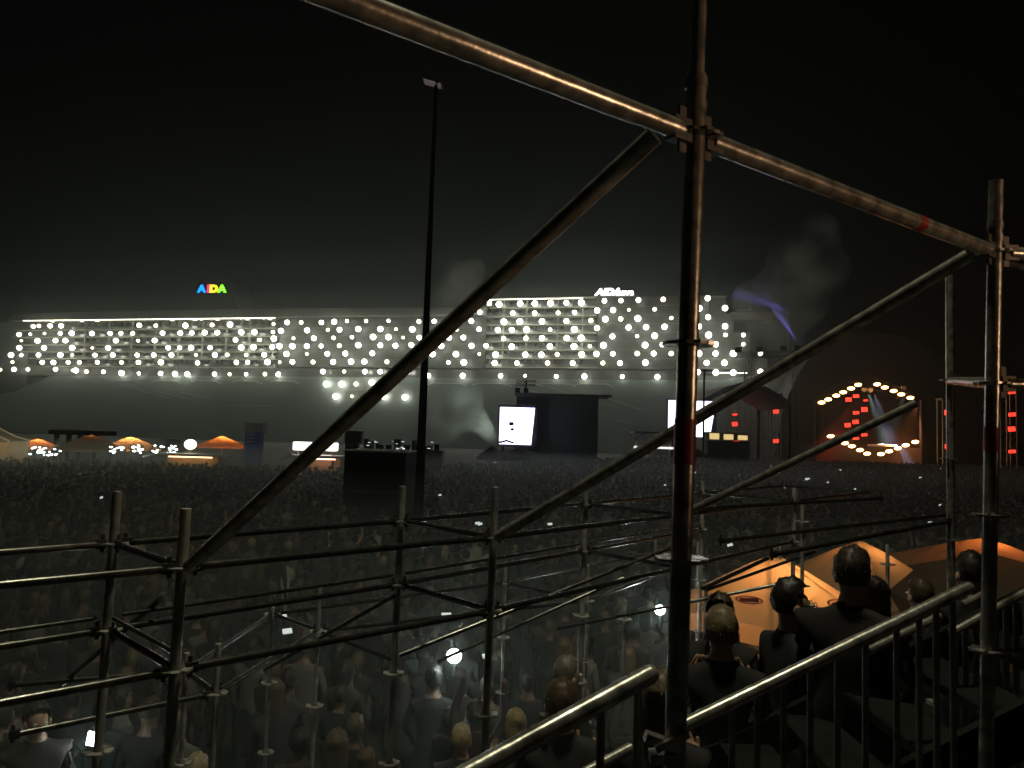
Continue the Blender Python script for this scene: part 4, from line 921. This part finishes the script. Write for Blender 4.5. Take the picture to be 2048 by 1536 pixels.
for i, (yy, xx) in enumerate(near):
    b_ = rnd.choices(['down', 'hold', 'cross', 'hips', 'up', 'oneup'], [5, 4, 3, 3, .35, .7])[0]; h_ = rnd.choices(list(hairs), [6, 3, 2, .8, 1.2])[0]
    fcg = rnd.gauss(-.12, .3) if rnd.random() > .08 else rnd.uniform(-2.5, 2.5)
    pxx, pyy = proj((xx, yy, 1.65))
    lm = [(120, 'at the left edge'), (290, 'behind first grid post'), (450, 'behind second grid post'), (620, 'under the long brace'), (780, 'below black booth'), (930, 'left of round torch'), (1080, 'right of round torch'), (1240, 'above single handrail'), (1400, 'beside thick post'), (1560, 'below nearest parasol'), (1800, 'beyond tall man'), (9999, 'by right hand post')]
    lmk = next(b for a, b in lm if pxx < a); rw = ['lowest row', 'second row up', 'third row up', 'fourth row up', 'fifth row up', 'sixth row up', 'seventh row up'][int(min(6, max(0, (1520-pyy)//45)))]
    zone = 'left' if xx < -yy*.25 else ('right' if xx > yy*.2 else 'middle')
    dist = 'front' if yy < 8.5 else ('second' if yy < 11 else 'third')
    person(xx, yy, 0, fcg, b_, h_, f'{descr[h_]} spectator, {ad[b_]}, {lmk}, {rw}', 'spectators standing in the crowd', s=rnd.uniform(.9, 1.07))
def dedupe(objs):
    from collections import defaultdict
    d_ = defaultdict(list)
    for o_ in objs: d_[o_['label']].append(o_)
    for lb_, L_ in d_.items():
        if len(L_) == 1: continue
        L_.sort(key=lambda o_: proj(o_.location+Vector((0, 0, 1.6 if o_['category'] == 'person' else 0)))[0])
        nm_ = {2: ['left one', 'right one'], 3: ['left one', 'middle one', 'right one']}.get(len(L_)) or ['first', 'second', 'third', 'fourth', 'fifth', 'sixth', 'seventh', 'eighth', 'ninth', 'tenth', 'eleventh', 'twelfth'][:len(L_)]
        for o_, k_ in zip(L_, nm_): o_['label'] = lb_+', '+(k_ if 'one' in k_ else k_+' from left')
dedupe([o_ for o_ in bpy.data.objects if o_.get('group') == 'spectators standing in the crowd'])
# far crowd, one mass
def lowpoly(level):
    q = MB()
    if level == 0:
        q.lathe((0,0,0), [(.13, .0), (.16, .5), (.17, .95), (.21, 1.25), (.20, 1.4), (.07, 1.46), (.055, 1.5)], 8, sc_=(1, .62)); q.ball((0, .01, 1.625), .105, 1, sub=1, sc_=(.85, 1, 1.1)); q.ball((0, -.012, 1.65), .11, 2, sub=1, sc_=(.88, 1, 1.05))
    else:
        q.lathe((0,0,0), [(.17, .6), (.21, 1.3), (.15, 1.43), (.05, 1.48)], 6, sc_=(1, .62)); q.ball((0, 0, 1.62), .115, 2, sub=1, sc_=(.88, 1, 1.15))
    return np.array(q.v), q.f, q.m
armL = MB(); armL.tube((.2, 0, 1.38), (.24, .14, 1.6), .05, .04, n=5, cap=False); armL.tube((.24, .14, 1.6), (.2, .2, 1.9), .038, .03, n=5); 
sh_c = [(.02,.02,.022), (.05,.05,.055), (.03,.035,.06), (.015,.015,.015), (.14,.14,.13), (.05,.02,.02), (.4,.4,.37)]
sh_w = [5, 4, 3, 4, 3, 1, 2]
hc = [(.02,.014,.01), (.05,.032,.018), (.14,.1,.05), (.3,.24,.14)]
cm = [mat('crowd_cloth', c_, .9, var=.2) for c_ in sh_c]+[mat('crowd_skin', (.5,.33,.24), .6, var=.1)]+[mat('crowd_hair', c_, .6, var=.2) for c_ in hc]
VS, FS, MS, off = [], [], [], 0
lp = [lowpoly(0), lowpoly(1)]
for yy, xx in far:
    V_, F_, m_ = lp[0 if yy < 45 else 1]
    if rnd.random() < .035:
        V_ = np.vstack([V_, np.array(armL.v)]); F_ = list(F_)+[tuple(i+len(V_)-len(armL.v) for i in f) for f in armL.f]; m_ = list(m_)+[1]*len(armL.f)
    s_ = rnd.uniform(.9, 1.08); a_ = rnd.gauss(-.1, .5); ca, sa = math.cos(a_)*s_, math.sin(a_)*s_
    W = np.empty_like(V_); W[:, 0] = V_[:, 0]*ca-V_[:, 1]*sa+xx; W[:, 1] = V_[:, 0]*sa+V_[:, 1]*ca+yy; W[:, 2] = V_[:, 2]*s_
    si = rnd.choices(range(7), sh_w)[0]; hi = 8+rnd.choices(range(4), [5, 4, 3, 2])[0]; mp = (si, 7, hi)
    VS.append(W); FS += [tuple(i+off for i in f) for f in F_]; MS += [mp[k_] for k_ in m_]; off += len(W)
me = bpy.data.meshes.new('crowd'); me.from_pydata(np.vstack(VS).tolist(), [], FS)
for m_ in cm: me.materials.append(m_)
me.polygons.foreach_set('material_index', MS); me.polygons.foreach_set('use_smooth', [True]*len(FS)); me.update()
o = bpy.data.objects.new('crowd', me); sc.collection.objects.link(o); tag(o, 'dense dark crowd filling the ground up to the stalls and the stage', 'crowd', kind='stuff')
print('crowd individuals', len(near), 'mass', len(far))

# phones, and phone torches whose glare is built as glowing shapes
q = MB(); q.box((-.037, -.004, -.075), (.037, .004, .075)); q.box((-.033, -.0065, -.069), (.033, -.0042, .069), 1)
ph = q.build('phone', [M['black'], M['phone_screen']]); used = 0
spots = [(203,995,9),(955,1046,7),(700,1100,5),(565,1232,6),(575,1262,8),(600,948,7),(1100,1048,5),(1330,970,8),(1360,950,7),(1390,945,8),(1880,937,8),(1880,1010,8),(1820,945,7),(1615,958,16),(1655,965,9),(1560,945,10),(1710,978,9),(1790,1000,7),(1860,987,8),(1680,940,9),(1460,1090,7),(1640,1145,7),(1255,1155,6),(893,1230,8),(960,1048,8),(1840,955,9),(1815,990,9),(1740,945,7),(1605,962,9),(1540,932,9),(975,1312,8),(990,925,6),(880,990,6),(1905,1020,6),(1850,1030,8),(1860,1045,6),(160,948,7),(460,930,6),(680,960,6),(1010,915,6),(1570,975,8),(1480,950,6)]
for i, (px_, py_, wpx) in enumerate(spots):
    hzn = 875+.0297*(px_-1024); zr = -(EYE-1.62); p = PZ(px_, py_, zr)
    if p.y > 148: p = PY(px_, py_, 140)
    o = ph if i == 0 else ph.copy()
    if i: sc.collection.objects.link(o)
    sc_ = max(1, (wpx*.6)*p.y/F/.15); o.location = p; o.rotation_euler = (R(rnd.uniform(-20, 20)), R(78+rnd.uniform(-8, 8)), R(rnd.uniform(-20, 20))); o.scale = (min(sc_, 3.5),)*3
    side = next(b for a, b in ((350, 'far left'), (620, 'left'), (900, 'left of centre'), (1150, 'centre'), (1450, 'near the thick post'), (1640, 'left of the stage front'), (1750, 'below the stage'), (1850, 'right of the stage front'), (9999, 'far right')) if px_ < a); dp = 'far back' if p.y > 30 else 'near'
    tag(o, f'lit phone held sideways, {side}, {dp}', 'phone', 'lit phones held up in the crowd')
dedupe([o_ for o_ in bpy.data.objects if o_.get('group') == 'lit phones held up in the crowd'])
for px_, py_, Y, r_, lb in ((908, 1312, 8.3, .074, 'dazzling phone torch, glare built as a round globe, in the middle of the crowd'), (188, 1478, 6.6, .052, 'phone torch, glare built as a bright square, at the lower left'), (1320, 1220, 8.6, .052, 'small phone torch, glare built as a globe, left of the thick post')):
    p = PY(px_, py_, Y); t = empty('phone_torch', p, lb, 'lamp', group='phone torches in the crowd'); q = MB()
    if px_ == 188: q.box((-r_, -.01, -r_), (r_, .01, r_), T=Matrix.Rotation(R(8), 4, 'Y'))
    else: q.ball((0, 0, 0), r_, sub=3, sc_=(1.05, .4, 1))
    q.build('lens', M['torch'], t, smooth=px_ != 188); q = MB(); q.tube((0, .02, -r_*.6), (0, .03, -r_-.13), .018, n=10); q.build('added_handle', M['black'], t)
    l = bpy.data.lights.new('torch_light', 'POINT'); l.energy = 1.5 if px_ == 188 else 8; l.color = (.86, 1, .94); l.shadow_soft_size = .05; o = bpy.data.objects.new('torch_light', l); sc.collection.objects.link(o); o.parent = t; o.location = (0, -.1, 0)

# street lamp behind the camera: the warm source whose light the photo shows on the posts
t = empty('street_lamp', (7.6, -.6, 0), 'warm street lamp standing to the right of the viewpoint', 'lamp'); q = MB(); q.tube((0,0,0), (0,0,5.3), .07, .05, n=12); q.build('pole', M['steel_dull'], t, smooth=True)
q = MB(); q.lathe((0, 0, 4.55), [(.05, -.1), (.25, 0.02), (.3, .12)], 16); q.build('lamp_shade', M['dark'], t, smooth=True); q = MB(); q.ball((.3, -.1, 5.05), .1, sub=2); q.build('bulb', M['lamp_warm'], t, smooth=True)
el_ = R(27.5); az_ = math.atan2(2.6, -7.0)
o = spot((7.6, -.6, 5.05), (7.6+math.cos(az_)*math.cos(el_), -.6+math.sin(az_)*math.cos(el_), 5.05+math.sin(el_)), 560, (1, .58, .32), 68, bl=.06); o.data.shadow_soft_size = .45; o.name = 'street_light'

# ================================================================ SMOKE AND HAZE
def smoke(name, pts, Y, dens, col, label, scale=.12, thr=.5):
    q = MB()
    for px_, py_, r_ in pts: p = PY(px_, py_, Y); q.ball(p, r_*Y/F, sub=2, sc_=(1, 1, 1.1))
    o = q.build(name, None); m_ = bpy.data.materials.new(name); m_.use_nodes = True; n = m_.node_tree; n.nodes.remove(n.nodes['Principled BSDF']); out = n.nodes['Material Output']
    pv = n.nodes.new('ShaderNodeVolumePrincipled'); pv.inputs['Color'].default_value = (*col, 1); pv.inputs['Anisotropy'].default_value = .45; tc = n.nodes.new('ShaderNodeTexCoord'); no = n.nodes.new('ShaderNodeTexNoise'); no.inputs['Scale'].default_value = scale; no.inputs['Detail'].default_value = 4
    rp = n.nodes.new('ShaderNodeMapRange'); rp.inputs['From Min'].default_value = thr-.1; rp.inputs['From Max'].default_value = thr+.18; rp.inputs['To Max'].default_value = dens
    n.links.new(tc.outputs['Object'], no.inputs['Vector']); n.links.new(no.outputs['Fac'], rp.inputs['Value']); n.links.new(rp.outputs[0], pv.inputs['Density']); n.links.new(pv.outputs[0], out.inputs['Volume'])
    o.data.materials.clear(); o.data.materials.append(m_)
    rmd = o.modifiers.new('r', 'REMESH'); rmd.mode = 'VOXEL'; rmd.voxel_size = Y/120
    tag(o, label, 'smoke', kind='stuff'); return o
smoke('smoke', [(1740, 880, 60), (1690, 890, 50), (1790, 880, 55), (1740, 830, 45), (1820, 890, 40), (1650, 900, 30)], 186, .006, (.9, .72, .7), 'reddish smoke drifting over the stage floor', .08, .42)
smoke('smoke', [(985, 880, 14), (975, 862, 20), (960, 845, 24), (945, 822, 26), (945, 800, 24), (955, 785, 20), (900, 820, 50), (880, 850, 45)], 120, .09, (.85, .9, .84), 'pale smoke column rising left of the white screen', .16)
smoke('smoke', [(915, 560, 40), (900, 600, 40), (935, 590, 36), (950, 540, 26), (890, 640, 30)], 225, .03, (.85, .9, .84), 'faint smoke puff above the ship near the mast', .07)
smoke('smoke', [(1590, 520, 60), (1640, 470, 46), (1550, 590, 55), (1600, 600, 60), (1530, 640, 45), (1570, 680, 40), (1500, 600, 40), (1660, 540, 46)], 205, .05, (.85, .9, .84), 'broad smoke cloud drifting over the bow and the stage', .09, .52)
spot(PY(1010, 905, 116), PY(950, 820, 120), 26000, (.85, 1, .88), 80, bl=1)
spot(PY(1600, 690, 206), PY(1557, 628, 206), 150000, (.25, .2, 1), 13, bl=1)
spot(PY(1584, 622, 206), PY(1520, 602, 206), 90000, (.25, .2, 1), 15, bl=1)
for mz, md, my in ((zroofL-.5, .0028, -15), (zroofM+2.5, .0018, -17), (66.5, .0007, -19)):  # thin volumes added to give the ship lamps a lens-like halo
    mi = MB(); mi.box((sx(-60), my, -.5-mz*.001), (x_bow+4, -2.6+my*.001, mz)); mo = mi.build('halo', None); mo.matrix_world = Matrix.Translation(SA) @ Matrix.Rotation(SANG, 4, 'Z'); m_ = bpy.data.materials.new('halo'); m_.use_nodes = True; n = m_.node_tree; n.nodes.remove(n.nodes['Principled BSDF'])
    pv = n.nodes.new('ShaderNodeVolumePrincipled'); pv.inputs['Color'].default_value = (.85, .97, .9, 1); pv.inputs['Density'].default_value = md; n.links.new(pv.outputs[0], n.nodes['Material Output'].inputs['Volume']); mo.data.materials.clear(); mo.data.materials.append(m_)
    tag(mo, {-15: 'mist volume added for glow round the lamps along the ship side', -17: 'thinner mist volume added for glow up to the upper ship roof', -19: 'faint mist volume added for glow just above the ship'}[my], 'halo', kind='stuff')
cs = MB(); cs.box((-48, 3.2, .02), (60, 72, 3.05)); co_ = cs.build('veil_smoke', None); m_ = bpy.data.materials.new('veil_smoke'); m_.use_nodes = True; n = m_.node_tree; n.nodes.remove(n.nodes['Principled BSDF'])  # low volumes added to imitate a milky lens veil over the crowd
pv = n.nodes.new('ShaderNodeVolumePrincipled'); pv.inputs['Color'].default_value = (.82, .97, .9, 1); pv.inputs['Density'].default_value = .008; pv.inputs['Anisotropy'].default_value = .7; n.links.new(pv.outputs[0], n.nodes['Material Output'].inputs['Volume']); co_.data.materials.clear(); co_.data.materials.append(m_); tag(co_, 'thin smoke added over the crowd as a lens veil', 'smoke', kind='stuff')
cs = MB(); cs.box((-9, 3.0, .03), (9, 14, 3.1)); co_ = cs.build('veil_smoke', None); m2_ = m_.copy(); m2_.node_tree.nodes['Principled Volume'].inputs['Density'].default_value = .021; m2_.node_tree.nodes['Principled Volume'].inputs['Anisotropy'].default_value = .45; co_.data.materials.clear(); co_.data.materials.append(m2_); tag(co_, 'denser smoke added over the nearest crowd rows as a lens veil', 'smoke', kind='stuff')
hz = MB(); hz.box((-420, -40, -1), (420, 520, 68))
ho = hz.build('haze', None); m_ = bpy.data.materials.new('haze'); m_.use_nodes = True; n = m_.node_tree; n.nodes.remove(n.nodes['Principled BSDF'])
pv = n.nodes.new('ShaderNodeVolumePrincipled'); pv.inputs['Color'].default_value = (.8, .97, .92, 1); pv.inputs['Density'].default_value = .0005; pv.inputs['Anisotropy'].default_value = .72
n.links.new(pv.outputs[0], n.nodes['Material Output'].inputs['Volume']); ho.data.materials.clear(); ho.data.materials.append(m_); tag(ho, kind='stuff')
